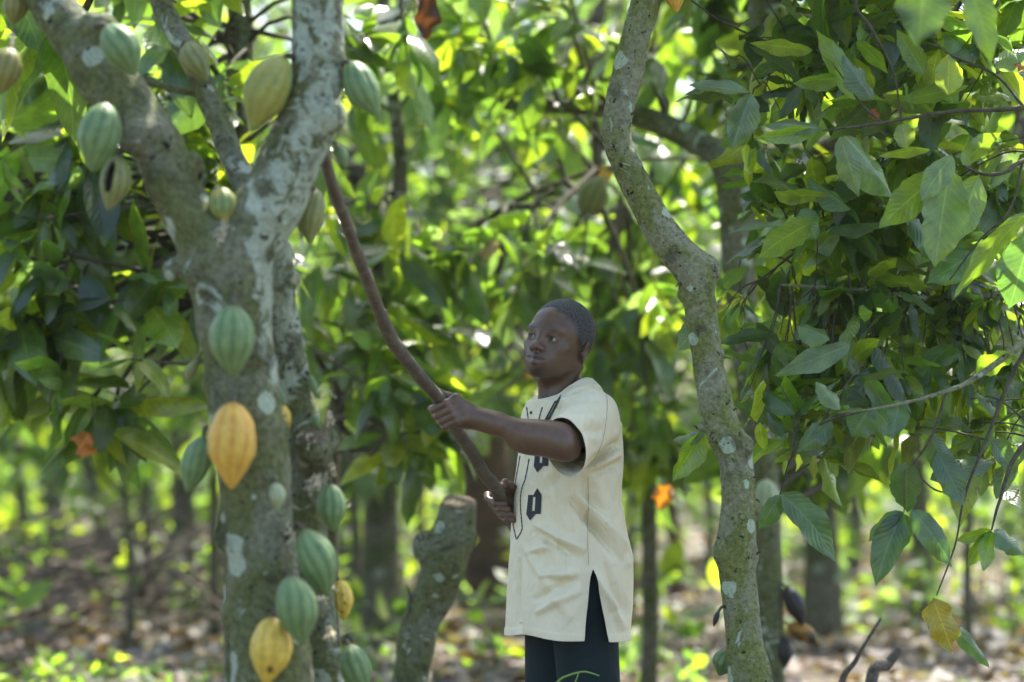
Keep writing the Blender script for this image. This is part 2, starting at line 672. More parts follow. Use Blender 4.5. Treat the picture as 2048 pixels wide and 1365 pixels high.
# ------------------------------------------------------------------ leaves
def leaf_batch(base, d, nrm, Ln, W, droop, col, nl=6, nw=5, wave=.05, seed=0):
    """base,d,nrm (n,3); returns V,F,C,UV for n curved leaves"""
    n = len(base)
    rng = np.random.default_rng(seed + 5)
    d = d / (np.linalg.norm(d, axis=1)[:, None] + 1e-9)
    s = np.cross(d, nrm)
    s /= np.linalg.norm(s, axis=1)[:, None] + 1e-9
    u = np.cross(s, d)
    t = np.linspace(0, 1, nl + 1)
    w = np.linspace(-1, 1, nw)
    prof = np.sin(math.pi * np.clip(t, 0, 1) ** .82) ** .72
    prof = prof * np.where(t > .82, 1 - .55 * np.clip((t - .82) / .18, 0, 1), 1)
    prof[0], prof[-1] = .035, .0
    k = np.maximum(np.abs(droop), .05)
    ang = k[:, None] * t[None]
    fx = np.sin(ang) / k[:, None]
    fz = (1 - np.cos(ang)) / k[:, None]
    mid = base[:, None] + Ln[:, None, None] * (fx[..., None] * d[:, None] - fz[..., None] * u[:, None])
    nloc = np.cos(ang)[..., None] * u[:, None] + np.sin(ang)[..., None] * d[:, None]
    fold = rng.uniform(-.65, .35, n)
    jag = 1 + rng.uniform(-.10, .10, (n, nl + 1))
    ph = rng.uniform(0, 6.28, n)
    au = np.abs(w)
    lift = (fold[:, None, None] * (au ** 1.4)[None, None] * prof[None, :, None]
            + wave / .35 * .5 * (au ** 2)[None, None] * np.sin(t[None, :, None] * 13 + ph[:, None, None] + np.sign(w)[None, None] * 1.3) * (prof[None, :, None] > 0))
    hw = (W * .5)[:, None, None]
    bend = rng.uniform(-.12, .12, n)[:, None] * (t[None] ** 2) * Ln[:, None]
    V = (mid[:, :, None] + s[:, None, None] * ((w[None, None] * prof[None, :, None] * jag[:, :, None]) * hw + bend[:, :, None])[..., None]
         + nloc[:, :, None] * (lift * hw)[..., None])
    V = V.reshape(-1, 3)
    i, j = np.meshgrid(np.arange(nl), np.arange(nw - 1), indexing='ij')
    f = np.stack([i * nw + j, i * nw + j + 1, (i + 1) * nw + j + 1, (i + 1) * nw + j], -1).reshape(-1, 4)
    F = (f[None] + (np.arange(n) * (nl + 1) * nw)[:, None, None]).reshape(-1, 4)
    C = np.repeat(col, (nl + 1) * nw, 0)
    UV = np.stack(np.meshgrid(t, (w + 1) / 2, indexing='ij')[::-1], -1).reshape(-1, 2)
    UV = np.tile(UV, (n, 1))
    return V, F, C, UV


GREENS = np.array([(.030, .062, .016), (.040, .076, .016), (.050, .090, .016), (.068, .105, .016), (.026, .054, .020), (.090, .124, .016)])


def leaf_cols(n, rng, bright=1.0, per=None):
    k = rng.integers(0, len(GREENS), n)
    c = GREENS[k] * rng.uniform(.7, 1.5, (n, 1)) * bright
    y = rng.random(n) < .002
    c[y] = [.10, .06, .010]
    z = rng.random(n) < .16
    c[z] = np.array([.055, .095, .060]) * rng.uniform(.8, 1.3, (int(z.sum()), 1))  # some leaves get a pale bluish sky sheen as base colour
    return c


def clusters(tips, dirs, rng, per=(5, 9), size=(.18, .32), bright=1.0, droop=(.3, 1.3), ar=(.33, .43)):
    """whorls of drooping leaves round each twig tip"""
    B_, D_, N_, L_, W_, K_ = [], [], [], [], [], []
    for p, dd in zip(tips, dirs):
        m = rng.integers(per[0], per[1] + 1)
        a0 = rng.uniform(0, 6.28)
        dd = unit(dd)
        s1 = np.cross(dd, [0, 0, 1.])
        s1 = s1 / (np.linalg.norm(s1) + 1e-6) if np.linalg.norm(s1) > .05 else np.array([1., 0, 0])
        s2 = np.cross(s1, dd)
        sz = rng.uniform(*size)
        for k in range(m):
            a = a0 + k * 2.4 + rng.normal() * .3
            out = s1 * math.cos(a) + s2 * math.sin(a)
            f = rng.uniform(.1, .9)
            D = unit(out * (1.1 - .5 * f) + dd * f + np.array([0, 0, -.25]) + rng.normal(size=3) * .28)
            B_.append(p - dd * sz * rng.uniform(0, .9) + out * .008)
            D_.append(D)
            N_.append(np.array([0, 0, 1.]) + rng.normal(size=3) * .48 + out * .2)
            l = sz * rng.uniform(.45, 1.2)
            L_.append(l)
            W_.append(l * rng.uniform(*ar))
            K_.append(rng.uniform(*droop))
    n = len(B_)
    return np.array(B_), np.array(D_), np.array(N_), np.array(L_), np.array(W_), np.array(K_), leaf_cols(n, rng, bright)


def blob_points(n, c, r, rng, seed, thr=-.05, freq=1.3, shell=.35):
    out = []
    c, r = np.asarray(c, float), np.asarray(r, float)
    while len(out) < n:
        q = rng.normal(size=(n * 3, 3))
        q /= np.linalg.norm(q, axis=1)[:, None]
        q *= (shell + (1 - shell) * rng.random((len(q), 1))) ** .6
        p = c + q * r
        p = p[fbm(p * freq, seed, 2) > thr]
        out += list(p)
    return np.array(out[:n])


# leaf litter on the floor
rng = np.random.default_rng(5)
n = 20000
yy = 8 + 40 * rng.random(n) ** 1.6
xx = (rng.random(n) - .5) * (yy * .5 + 4)
base = np.stack([xx, yy, ground_z(xx, yy) + rng.uniform(.005, .045, n)], -1)
a = rng.uniform(0, 6.28, n)
dirs = np.stack([np.cos(a), np.sin(a), rng.uniform(-.25, .5, n)], -1)
nr = np.stack([rng.normal(size=n) * .5, rng.normal(size=n) * .5, np.ones(n)], -1)
ln = rng.uniform(.12, .28, n)
pal = np.array([(.26, .20, .14), (.36, .29, .22), (.18, .13, .09), (.50, .43, .35), (.26, .16, .10), (.12, .09, .065), (.32, .17, .09), (.62, .56, .48)])
cc = pal[rng.integers(0, len(pal), n)] * .50 * rng.uniform(.7, 1.2, (n, 1))
V, F, C, UV = leaf_batch(base, dirs, nr, ln, ln * rng.uniform(.35, .5, n), rng.uniform(.2, 2.0, n), cc, 4, 3, .3, 1)
o = link("leaf_litter", make_mesh("leaf_litter", V, F, MDRY, True, C, UV))
tag(o, "dry brown and pinkish fallen leaves covering the forest floor", None, None, "stuff")

# seedlings and low green weeds
n = 1500
yy = np.concatenate([rng.uniform(11, 19, n // 2), rng.uniform(12, 40, n - n // 2)])
xx = np.concatenate([rng.uniform(-6.5, 1, n // 2), (rng.random(n - n // 2) - .5) * (yy[n // 2:] * .5 + 3)])
m_ = fbm(np.stack([xx, yy, xx * 0], -1) * .7, 77, 2) > -.12
xx, yy = xx[m_], yy[m_]
tips = np.stack([xx, yy, ground_z(xx, yy) + rng.uniform(.04, .22, len(xx))], -1)
B1, D1, N1, L1, W1, K1, C1 = clusters(tips, np.tile([0, 0, 1.], (len(tips), 1)) + rng.normal(size=(len(tips), 3)) * .15, rng, (3, 6), (.07, .17), 1.3, (.2, 1.0), (.4, .6))
V, F, C, UV = leaf_batch(B1, D1, N1, L1, W1, K1, C1, 3, 3, .1, 2)
o = link("ground_cover_plants", make_mesh("ground_cover_plants", V, F, MLEAF_FAR, True, C, UV))
tag(o, "low green seedlings and weeds growing through the leaf litter", None, None, "stuff")

# sunlit shrubs and saplings of the far understorey
n = 1500
yy = rng.uniform(27, 44, n)
xx = (rng.random(n) - .5) * (yy * .46 + 2)
hh = .25 + 1.5 * np.clip(fbm(np.stack([xx, yy, xx * 0], -1) * .45, 78, 2) + .25, 0, 1) * rng.random(n)
m_ = hh > .3
xx, yy, hh = xx[m_], yy[m_], hh[m_]
tips = np.stack([xx, yy, ground_z(xx, yy) + hh], -1)
B1, D1, N1, L1, W1, K1, C1 = clusters(tips, np.tile([0, 0, 1.], (len(tips), 1)) + rng.normal(size=(len(tips), 3)) * .5, rng, (4, 8), (.22, .42), 1.0, (.2, 1.0), (.4, .5))
V, F, C, UV = leaf_batch(B1, D1, N1, L1, W1, K1, C1, 3, 3, .1, 4)
o = link("undergrowth", make_mesh("undergrowth", V, F, MLEAF_FAR, True, C, UV))
tag(o, "bright yellow green bushes and saplings glowing in the sun far behind", None, None, "stuff")

# shaded bushes and saplings of the middle distance
n = 760
yy = rng.uniform(14.5, 30, n)
xx = (rng.random(n) - .5) * (yy * .46 + 2)
dn = fbm(np.stack([xx, yy, xx * 0], -1) * .6, 79, 2)
m_ = (dn > -.05) & ~((np.abs(xx + yy * .155) < .4) & (yy < 18))
xx, yy, dn = xx[m_], yy[m_], dn[m_]
tips = np.stack([xx, yy, ground_z(xx, yy) + .15 + rng.random(len(xx)) * (.35 + .9 * np.clip((yy - 17) / 10, 0, 1))], -1)
B1, D1, N1, L1, W1, K1, C1 = clusters(tips, np.tile([0, 0, 1.], (len(tips), 1)) + rng.normal(size=(len(tips), 3)) * .6, rng, (4, 9), (.14, .30), .9, (.2, 1.2), (.36, .5))
V, F, C, UV = leaf_batch(B1, D1, N1, L1, W1, K1, C1, 4, 3, .1, 6)
g = Geo()
for p in tips[::2]:
    q0 = np.array([p[0] + rng.normal() * .08, p[1], float(ground_z([p[0]], [p[1]])[0])])
    g.add(*tube(np.array([q0, (q0 + p) / 2 + rng.normal(size=3) * .03, p]), [.008, .006, .003], 5, caps=False))
bu = link("bushes", make_mesh("bushes", V, F, MLEAF_FAR, True, C, UV))
tag(bu, "leafy green shoots and young bushes scattered between the trunks", None, None, "stuff")
bs = link("bush_stems", g.mesh("bush_stems", MTWIG), bu)

# tangle of dead branches at the left
g = Geo()
for k in range(520):
    x, y = rng.uniform(-6.2, -1.3), rng.uniform(16, 26)
    h = max(0, 1.0 - abs(x + 4.0) / 4.5) * .75
    p0 = np.array([x, y, float(ground_z([x], [y])[0]) + rng.uniform(0, h)])
    a, l = rng.uniform(0, 6.28), rng.uniform(.4, 1.7)
    d = np.array([math.cos(a), math.sin(a), rng.uniform(-.3, .45)])
    mid = p0 + d * l * .5 + rng.normal(size=3) * .06
    p1 = p0 + d * l
    p1[2] = max(p1[2], .03)
    g.add(*tube(catmull([p0, mid, p1], 3), np.linspace(rng.uniform(.008, .03), .005, 7), 5, caps=False))
o = link("brush_pile", g.mesh("brush_pile", simple_mat("dead_wood", (.055, .042, .032), (.16, .125, .10), 12, .9)))
tag(o, "tangled heap of dead grey brown branches on the ground at the left", None, None, "stuff")


def log(name, p0, p1, r, label, cat, mat, seed=0, rough=.12, bend=.04):
    rt = root(name, (p0 + p1) / 2 * [1, 1, 0], label, cat)
    mid = (p0 + p1) / 2 + np.array([0, bend, bend])
    V, F = tube(catmull([p0, mid, p1], 10), np.linspace(r, r * .8, 21), 14, rough, 5, seed)
    add_part("bark", make_mesh("bark", V, F, mat), rt)
    ax = unit(p1 - p0)
    V, F = tube(np.array([p0 - ax * .012, p0 + ax * .01]), [r * .86, r * .86], 14)
    add_part("cut_end", make_mesh("cut_end", V, F, MCUT), rt)
    return rt


log("fallen_log", np.array([-.62, 17.4, .10]), np.array([1.35, 18.2, .10]), .085, "long pale fallen log lying on the litter behind the man's legs", "log",
    simple_mat("pale_bark", (.20, .14, .09), (.36, .27, .19), 8, .85), 3)
# ================================================================== trees
def trunk_field(paths, h, pad=.03, knobs=(), carve=(), k=.03, rough=.006, freq=14, seed=0):
    """paths: lists of (px,py,width_px,depth). returns V,F of one continuous trunk"""
    W = []
    for pa in paths:
        q = np.array([list(P(a, b_, d)) + [w / 2 / pxm(d)] for a, b_, w, d in pa])
        W.append(catmull(q, 5))
    allp = np.concatenate(W)
    r = allp[:, 3].max() + pad
    lo = allp[:, :3].min(0) - r
    hi = allp[:, :3].max(0) + r
    lo[2] = max(lo[2], -.06)
    f = Field(lo, hi, h)
    for w in W:
        for i in range(len(w) - 1):
            f.cap(w[i, :3], w[i + 1, :3], w[i, 3], w[i + 1, 3], k if i == 0 else .004)
    for (px, py, d, rr) in knobs:
        f.ell(P(px, py, d), (rr, rr, rr * 1.2), .02)
    for (px, py, d, rr) in carve:
        f.ell(P(px, py, d), (rr, rr, rr), .012, 'sub')
    V, F = f.mesh()
    V = relax(V, F, 1, .5)
    n = vnormals(V, F)
    V = V + n * (rough * fbm(V * freq, seed, 4))[:, None]
    return V, F


def vnormals(V, F):
    fn = np.cross(V[F[:, 2]] - V[F[:, 0]], V[F[:, 3]] - V[F[:, 1]]) if F.shape[1] == 4 else np.cross(V[F[:, 1]] - V[F[:, 0]], V[F[:, 2]] - V[F[:, 0]])
    nrm = np.zeros_like(V)
    for k in range(F.shape[1]):
        for ax in range(3):
            nrm[:, ax] += np.bincount(F[:, k], fn[:, ax], len(V))
    return nrm / (np.linalg.norm(nrm, axis=1)[:, None] + 1e-12)


def twigs_to(anchors, tips, rng, r0=.008, r1=.003):
    g = Geo()
    for a, t in zip(anchors, tips):
        mid = (a + t) / 2 + rng.normal(size=3) * np.linalg.norm(t - a) * .09 + [0, 0, .04]
        l = np.linalg.norm(t - a)
        g.add(*tube(catmull([a, mid, t], 3), np.linspace(r0 * (1 + l), r1, 7), 5, caps=False))
    return g


def crown(rt, limb_pts, blobs, rng, seed, mat, size=(.2, .34), per=(5, 9), bright=1.0, nl=5, nw=3, thr=-.1, freq=1.1):
    """blobs: (centre, radii, n whorls). twigs run from the nearest limb point to each whorl"""
    far_ = blobs[0][0][1] > 14
    if far_:
        thr += .17
    tips = np.concatenate([blob_points(int(n * (.62 if far_ else .9)), c, r, rng, seed + i, thr, freq) for i, (c, r, n) in enumerate(blobs)])
    limb_pts = np.asarray(limb_pts)
    d = np.linalg.norm(tips[:, None] - limb_pts[None], axis=2) + rng.random((len(tips), len(limb_pts))) * .35
    anc = limb_pts[d.argmin(1)]
    B1, D1, N1, L1, W1, K1, C1 = clusters(tips, (tips - anc) + rng.normal(size=tips.shape) * .2, rng, per, size, bright)
    V, F, C, UV = leaf_batch(B1, D1, N1, L1, W1, K1, C1, nl, nw, .08, seed)
    add_part("crown", make_mesh("crown", V, F, mat, True, C, UV), rt)
    add_part("twigs", twigs_to(anc, tips, rng).mesh("twigs", MTWIG), rt)


def tree(name, label, paths, blobs, seed, mat=None, leafmat=None, group="cacao trees in the plantation", cat="tree", sides=12, rough=.10, **kw):
    """paths: world-space limbs [(x,y,z,r)...]; the first one is the trunk from the ground"""
    rng = np.random.default_rng(seed)
    base = paths[0][0]
    rt = root(name, base[:3], label, cat, group)
    g = Geo()
    pts = []
    for pa in paths:
        q = catmull(np.array(pa, float), 5)
        V, F = tube(q[:, :3], q[:, 3], sides, rough, 5, seed)
        g.add(V, F)
        pts.append(q[len(q) // 3:, :3])
    add_part("trunk", g.mesh("trunk", mat or MBARK_B), rt)
    if blobs:
        crown(rt, np.concatenate(pts), blobs, rng, seed, leafmat or MLEAF_FAR, **kw)
    return rt


def bg_trunk(px0, py0, px1, d, w0, w1, ztop, seed, curve=.1):
    """trunk path from its foot at pixel column px0 up through (px1, py0) and on to height ztop"""
    rng = np.random.default_rng(seed + 900)
    z0 = float(ground_z([0], [d])[0])
    x0 = (px0 - 1024) / FPX * d
    p1 = P(px1, py0, d)
    r0, r1 = w0 / 2 / pxm(d), w1 / 2 / pxm(d)
    x0 = float(x0)
    out = [(x0, d, z0 - .05, r0 * 1.25), (x0 + (p1[0] - x0) * .3 + rng.normal() * .02, d, z0 + .35 * p1[2], r0), (p1[0], d + rng.normal() * .05, p1[2], r1)]
    k = 1
    while out[-1][2] < ztop:
        l = out[-1]
        out.append((l[0] + rng.normal() * curve + (p1[0] - x0) * .2, l[1] + rng.normal() * curve, l[2] + .55, l[3] * .86))
    return out


def forks(path, rng, n=4, z0=1.3, length=(1.0, 1.9), r=.5):
    """limbs that leave the trunk and arch outwards"""
    out = []
    c = [p for p in path if p[2] > z0] or path[-2:]
    for k in range(n):
        s = c[rng.integers(0, len(c))]
        a = rng.uniform(0, 6.28)
        l = rng.uniform(*length)
        rr = s[3] * r
        out.append([(s[0], s[1], s[2], rr),
                    (s[0] + math.cos(a) * l * .4, s[1] + math.sin(a) * l * .4, s[2] + l * .32, rr * .8),
                    (s[0] + math.cos(a) * l * .8, s[1] + math.sin(a) * l * .8, s[2] + l * .45, rr * .5),
                    (s[0] + math.cos(a) * l * 1.1, s[1] + math.sin(a) * l * 1.1, s[2] + l * .42, rr * .25)])
    return out


# ---- pods
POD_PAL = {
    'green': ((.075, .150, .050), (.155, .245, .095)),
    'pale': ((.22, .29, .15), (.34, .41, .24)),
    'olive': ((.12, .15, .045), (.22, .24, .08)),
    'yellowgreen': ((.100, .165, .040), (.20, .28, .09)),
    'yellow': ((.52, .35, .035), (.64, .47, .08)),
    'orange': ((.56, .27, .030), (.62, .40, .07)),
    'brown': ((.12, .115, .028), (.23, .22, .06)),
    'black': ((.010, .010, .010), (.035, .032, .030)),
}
mp, nt, N, L, B = mat_new("pod_skin")
at = nn(N, "ShaderNodeAttribute", attribute_name="col")
tc = N.new("ShaderNodeTexCoord").outputs['Object']
nz = noise(N, L, tc, 70, 5, .65)
c = mixc(N, L, 1.0, at.outputs['Color'], ramp(N, L, nz, [(.3, .78), (.7, 1.12)]), 'MULTIPLY')
sp_ = ramp(N, L, noise(N, L, tc, 130, 2), [(.70, 0), (.76, .7)])
c = mixc(N, L, sp_, c, (.05, .035, .015))
L.new(c, B.inputs['Base Color'])
B.inputs['Roughness'].default_value = .5
B.inputs['Specular IOR Level'].default_value = .4
bump(N, L, nz, .5, .004, B)
MPOD = mp


def pod(px0, py0, px1, py1, wpx, d, colr, label, group="cacao pods on the lichened tree", stalk=None, spots=(), seed=0, split=False, d1=None, blot=None):
    """pod hanging from (px0,py0) to its tip (px1,py1)"""
    rng = np.random.default_rng(seed + 50 + int(px0) * 3 + int(py0))
    a, t_ = P(px0, py0, d), P(px1, py1, d if d1 is None else d1)
    Ln = np.linalg.norm(t_ - a)
    R_ = wpx / 2 / pxm(d)
    ax = unit(t_ - a)
    s = unit(np.cross(ax, [0.2, 1, 0.1]))
    u = np.cross(s, ax)
    nt_, na = 34, 80
    t = np.linspace(0, 1, nt_)
    prof = (np.sin(math.pi * np.clip(t, 0, 1) ** (.86)) ** .62)
    prof *= 1 - .40 * np.clip((t - .60) / .40, 0, 1) ** 1.3
    prof = np.maximum(prof, np.where(t > .9, .13 * (1 - (t - .9) / .1) ** .5, 0))
    prof[0] = .10
    prof[-1] = 0.0
    ph = np.linspace(0, 2 * math.pi, na, endpoint=False)
    p0 = rng.uniform(0, 6.28)
    ridge = np.abs(np.sin(5 * ph + p0)) ** .7            # 10 lobes, grooves where 0
    pair = .5 + .5 * np.cos(5 * (ph + p0 / 5) * 2 + math.pi)
    T, PH = np.meshgrid(t, ph, indexing='ij')
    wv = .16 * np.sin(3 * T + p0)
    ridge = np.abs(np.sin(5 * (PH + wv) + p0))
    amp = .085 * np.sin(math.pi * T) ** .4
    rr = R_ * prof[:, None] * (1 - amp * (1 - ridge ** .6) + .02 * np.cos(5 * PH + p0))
    warp = fbm(np.stack([PH.ravel() * 3, T.ravel() * 9, PH.ravel() * 0 + p0], -1), seed, 3).reshape(T.shape)
    rr = rr * (1 + .040 * warp)
    bend = .05 * Ln * np.sin(math.pi * t) * rng.uniform(-1, 1)
    V = a + ax * (T * Ln)[..., None] + s * ((rr * np.cos(PH)) + bend[:, None])[..., None] + u * (rr * np.sin(PH))[..., None]
    c0, c1 = [np.array(q) for q in POD_PAL[colr]]
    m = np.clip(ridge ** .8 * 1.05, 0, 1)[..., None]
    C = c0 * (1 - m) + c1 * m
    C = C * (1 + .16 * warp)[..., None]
    Vf = V.reshape(-1, 3)
    Cf = C.reshape(-1, 3)
    if blot is not None:
        w = np.clip((fbm(Vf * 22, seed + 5, 2) + .1) * 3, 0, 1)[:, None] * .65
        Cf = Cf * (1 - w) + np.array(blot) * w
    w = np.clip(1 - np.abs(T.ravel()) / .06, 0, 1)[:, None] * .6          # woody shoulder
    Cf = Cf * (1 - w) + np.array([.10, .07, .035]) * w
    for (sx_, sy_, sr) in spots:
        c_ = P(sx_, sy_, d - R_ * .9)
        e = np.hypot(Vf[:, 0] - c_[0], Vf[:, 2] - c_[2]) / (sr / pxm(d))
        e = e + .35 * fbm(Vf * 120, 3, 2)
        w = (np.clip(1.6 - 1.6 * e, 0, 1) * (Vf[:, 1] < a[1]))[:, None]
        Cf = Cf * (1 - w) + np.array([.035, .018, .006]) * w
    if split:
        # dried pod, torn open along the side facing us
        u0 = np.array([-.0, -1, .0])
        cen = a + ax * Ln * .42
        q = Vf - cen
        al = q @ ax
        sd_ = q @ s
        hole = (np.hypot(al / (Ln * .27), (sd_ + .0) / (R_ * .30)) < 1) & (Vf[:, 1] < cen[1])
        Vf[hole] += np.array([0, R_ * .9, 0])
        Cf[hole] = [.012, .009, .006]
    i, j = np.meshgrid(np.arange(nt_ - 1), np.arange(na), indexing='ij')
    F = np.stack([i * na + j, i * na + (j + 1) % na, (i + 1) * na + (j + 1) % na, (i + 1) * na + j], -1).reshape(-1, 4)
    rt = root("cacao_pod", a, label, "pod", group)
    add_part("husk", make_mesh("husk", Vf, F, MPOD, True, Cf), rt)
    if stalk is None:
        e = a - ax * .02 + np.array([0, .035, .006])
    else:
        e = P(*stalk)
    g = Geo().add(*tube(catmull([a + ax * .004, (a + e) / 2 + [0, 0, .004], e], 4), np.linspace(max(.0035, R_ * .13), max(.0045, R_ * .17), 9), 8))
    add_part("stalk", g.mesh("stalk", MTWIG), rt)
    return rt


# ------------------------------------------------------------------ lichened cacao tree at the left
D0 = 5.5
lt = root("cacao_tree", P(560, 1365, D0) * [1, 1, 0], "old mossy cacao tree with forked trunk and white lichen at the left, laden with pods", "tree", "cacao trees in the plantation")
front = [(560, 2130, 210, D0), (552, 1750, 175, D0), (545, 1365, 160, D0), (528, 1182, 144, D0), (513, 1031, 143, D0), (504, 931, 145, D0), (486, 780, 144, D0),
         (475, 700, 142, D0), (465, 600, 160, D0), (458, 530, 175, D0)]
left_limb = [(455, 560, 140, D0), (408, 470, 120, D0), (358, 398, 102, D0), (316, 300, 104, D0), (266, 224, 108, D0 + .02), (208, 150, 112, D0 + .03), (152, 75, 92, D0 + .05), (98, 0, 84, D0 + .08),
             (30, -140, 76, D0 + .14), (-60, -330, 60, D0 + .2)]
right_limb = [(462, 560, 130, D0), (512, 450, 132, D0), (548, 398, 130, D0), (578, 320, 122, D0), (615, 240, 116, D0), (634, 140, 108, D0), (638, 0, 106, D0), (640, -150, 96, D0), (670, -330, 80, D0 + .05)]
rear = [(690, 2110, 130, D0 + .26), (665, 1700, 106, D0 + .24), (645, 1365, 92, D0 + .22), (625, 1182, 84, D0 + .21), (612, 1031, 82, D0 + .20), (612, 931, 90, D0 + .2), (588, 780, 74, D0 + .18),
        (576, 700, 68, D0 + .16), (564, 600, 60, D0 + .12), (556, 500, 56, D0 + .08)]
V, F = trunk_field([front, left_limb, right_limb, rear], .0062, knobs=[
    (430, 762, D0 - .03, .020), (418, 765, D0, .016), (275, 272, D0 - .05, .034), (262, 280, D0 - .06, .026), (388, 325, D0 - .02, .020), (400, 350, D0, .016),
    (450, 1040, D0, .018), (445, 1075, D0, .022), (460, 1230, D0, .020), (590, 300, D0 - .02, .024), (655, 232, D0 - .03, .028), (672, 236, D0, .020),
    (516, 712, D0 - .07, .012), (572, 1055, D0 - .05, .018), (560, 860, D0 - .02, .018), (650, 885, D0 + .16, .030), (612, 870, D0 + .12, .03), (635, 1215, D0 + .1, .022),
    (440, 480, D0 - .05, .030), (470, 490, D0 - .05, .028), (525, 385, D0 - .04, .022), (210, 60, D0 - .02, .03), (185, 48, D0, .025), (345, 540, D0, .022),
    (700, 1275, D0 + .2, .014), (480, 1090, D0 - .05, .02), (505, 1150, D0 - .06, .014), (585, 560, D0 + .02, .02), (612, 215, D0 - .055, .014), (640, 90, D0 - .05, .012)],
    rough=.0075, freq=16, seed=3)
X_, Y_ = (1024 + FPX * V[:, 0] / V[:, 1], 900 - FPX * (V[:, 2] - CAM_Z) / V[:, 1])
edge_ = np.interp(Y_, [0, 240, 400, 520, 800, 1000], [560, 560, 470, 470, 505, 620])
zone = np.clip((X_ - edge_) / 40, -.6, 1) * np.interp(Y_, [700, 820, 1000], [1, .6, 0]) + .15 * vnoise(V * 9, 5)
trunk = add_part("trunk", make_mesh("trunk", V, F, MBARK_L, True, np.repeat(np.clip(zone, 0, 1)[:, None], 3, 1)), lt)
# sawn stub on the rear stem
c_ = P(624, 876, D0 + .10)
nrm_ = unit(np.array([.05, -.75, .62]))
V, F = tube(np.array([c_ + np.array([0, .06, -.05]), c_, c_ + nrm_ * .012]), [.040, .042, .037], 18, .12, 40, 2)
stub = add_part("sawn_stub", make_mesh("sawn_stub", V, F, MBARK_L), lt)
V, F = tube(np.array([c_ + nrm_ * .008, c_ + nrm_ * .0155]), [.034, .033], 18, .08, 50, 3)
V[:, 0] = c_[0] + (V[:, 0] - c_[0]) * 1.02
add_part("cut_face", make_mesh("cut_face", V, F, MCUT), stub)
# second, thinner branch behind the fork
br = [(540, 470, 60, D0 + .16), (500, 385, 56, D0 + .2), (466, 320, 50, D0 + .24), (446, 265, 48, D0 + .27), (418, 200, 48, D0 + .3), (385, 125, 46, D0 + .33), (345, 50, 44, D0 + .36), (312, -15, 42, D0 + .4), (250, -160, 36, D0 + .5)]
q = catmull(np.array([list(P(a, b_, d)) + [w / 2 / pxm(d)] for a, b_, w, d in br]), 6)
g = Geo().add(*tube(q[:, :3], q[:, 3], 16, .16, 20, 4))
q2 = catmull(np.array([list(P(a, b_, d)) + [w / 2 / pxm(d)] for a, b_, w, d in [(390, 185, 20, D0 + .3), (350, 178, 17, D0 + .3), (300, 165, 16, D0 + .3), (262, 150, 14, D0 + .25)]]), 6)
add_part("branch", g.mesh("branch", MBARK_L), lt)
add_part("branch", Geo().add(*tube(q2[:, :3], q2[:, 3], 10, .2, 30, 5)).mesh("branch", MBARK_L), lt)
# flower cushions: tiny pale buds on little stalks
rng = np.random.default_rng(8)
g = Geo()
for (cx, cy, dd, m) in ((652, 790, .14, 14), (660, 838, .14, 10), (625, 870, .1, 6), (690, 1000, .16, 8), (640, 960, .12, 16), (620, 975, .12, 10), (665, 940, .13, 8), (590, 560, .0, 5), (668, 1262, .13, 6), (660, 1270, .13, 8),
                        (455, 455, -.06, 12), (440, 470, -.08, 8), (585, 1060, -.08, 5), (545, 255, -.02, 5), (530, 300, 0, 5), (650, 1185, .12, 4)):
    for k in range(m):
        p = P(cx - 3 + rng.normal() * 6, cy + rng.normal() * 8, D0 + dd - .05 + rng.normal() * .006)
        e = p + rng.normal(size=3) * .004 + [0, -.006, -.003]
        g.add(*tube(np.array([p + [0, .03, .004], p, e]), [.0012, .0010, .0008], 5, caps=False))
        g.add(*tube(np.array([e, e + [0, -.002, -.002], e + [0, -.004, -.004]]), [.0008, .0021, .0009], 6))
fb = add_part("flower_buds", g.mesh("flower_buds", simple_mat("buds", (.42, .36, .22), (.62, .55, .38), 50, .7, 0)), lt)
fb["kind"] = "stuff"

dl = D0
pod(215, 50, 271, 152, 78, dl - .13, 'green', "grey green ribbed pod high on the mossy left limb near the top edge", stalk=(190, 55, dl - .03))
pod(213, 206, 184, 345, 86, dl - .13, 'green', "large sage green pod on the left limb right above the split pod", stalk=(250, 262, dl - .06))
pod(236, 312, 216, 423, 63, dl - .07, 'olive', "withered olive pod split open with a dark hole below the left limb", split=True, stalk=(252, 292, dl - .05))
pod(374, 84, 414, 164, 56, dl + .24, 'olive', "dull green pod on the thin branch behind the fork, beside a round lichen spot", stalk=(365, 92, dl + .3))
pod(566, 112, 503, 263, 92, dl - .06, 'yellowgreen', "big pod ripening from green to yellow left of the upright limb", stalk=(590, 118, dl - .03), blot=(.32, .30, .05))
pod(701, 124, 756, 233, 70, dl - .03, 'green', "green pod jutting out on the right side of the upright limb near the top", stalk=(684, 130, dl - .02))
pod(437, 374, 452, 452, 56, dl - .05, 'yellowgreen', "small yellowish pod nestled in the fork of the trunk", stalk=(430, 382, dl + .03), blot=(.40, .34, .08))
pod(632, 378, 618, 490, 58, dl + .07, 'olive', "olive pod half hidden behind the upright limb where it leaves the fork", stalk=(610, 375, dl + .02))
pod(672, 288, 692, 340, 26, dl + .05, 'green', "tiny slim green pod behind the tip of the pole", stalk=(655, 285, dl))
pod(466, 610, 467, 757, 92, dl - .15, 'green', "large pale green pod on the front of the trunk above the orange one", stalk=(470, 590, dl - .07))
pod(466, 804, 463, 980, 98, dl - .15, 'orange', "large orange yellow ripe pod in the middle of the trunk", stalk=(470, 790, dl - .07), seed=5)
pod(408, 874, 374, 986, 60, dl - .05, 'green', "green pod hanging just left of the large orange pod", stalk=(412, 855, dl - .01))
pod(397, 718, 370, 766, 23, dl, 'olive', "little olive pod on a bare stalk left of the trunk", stalk=(410, 700, dl - .02))
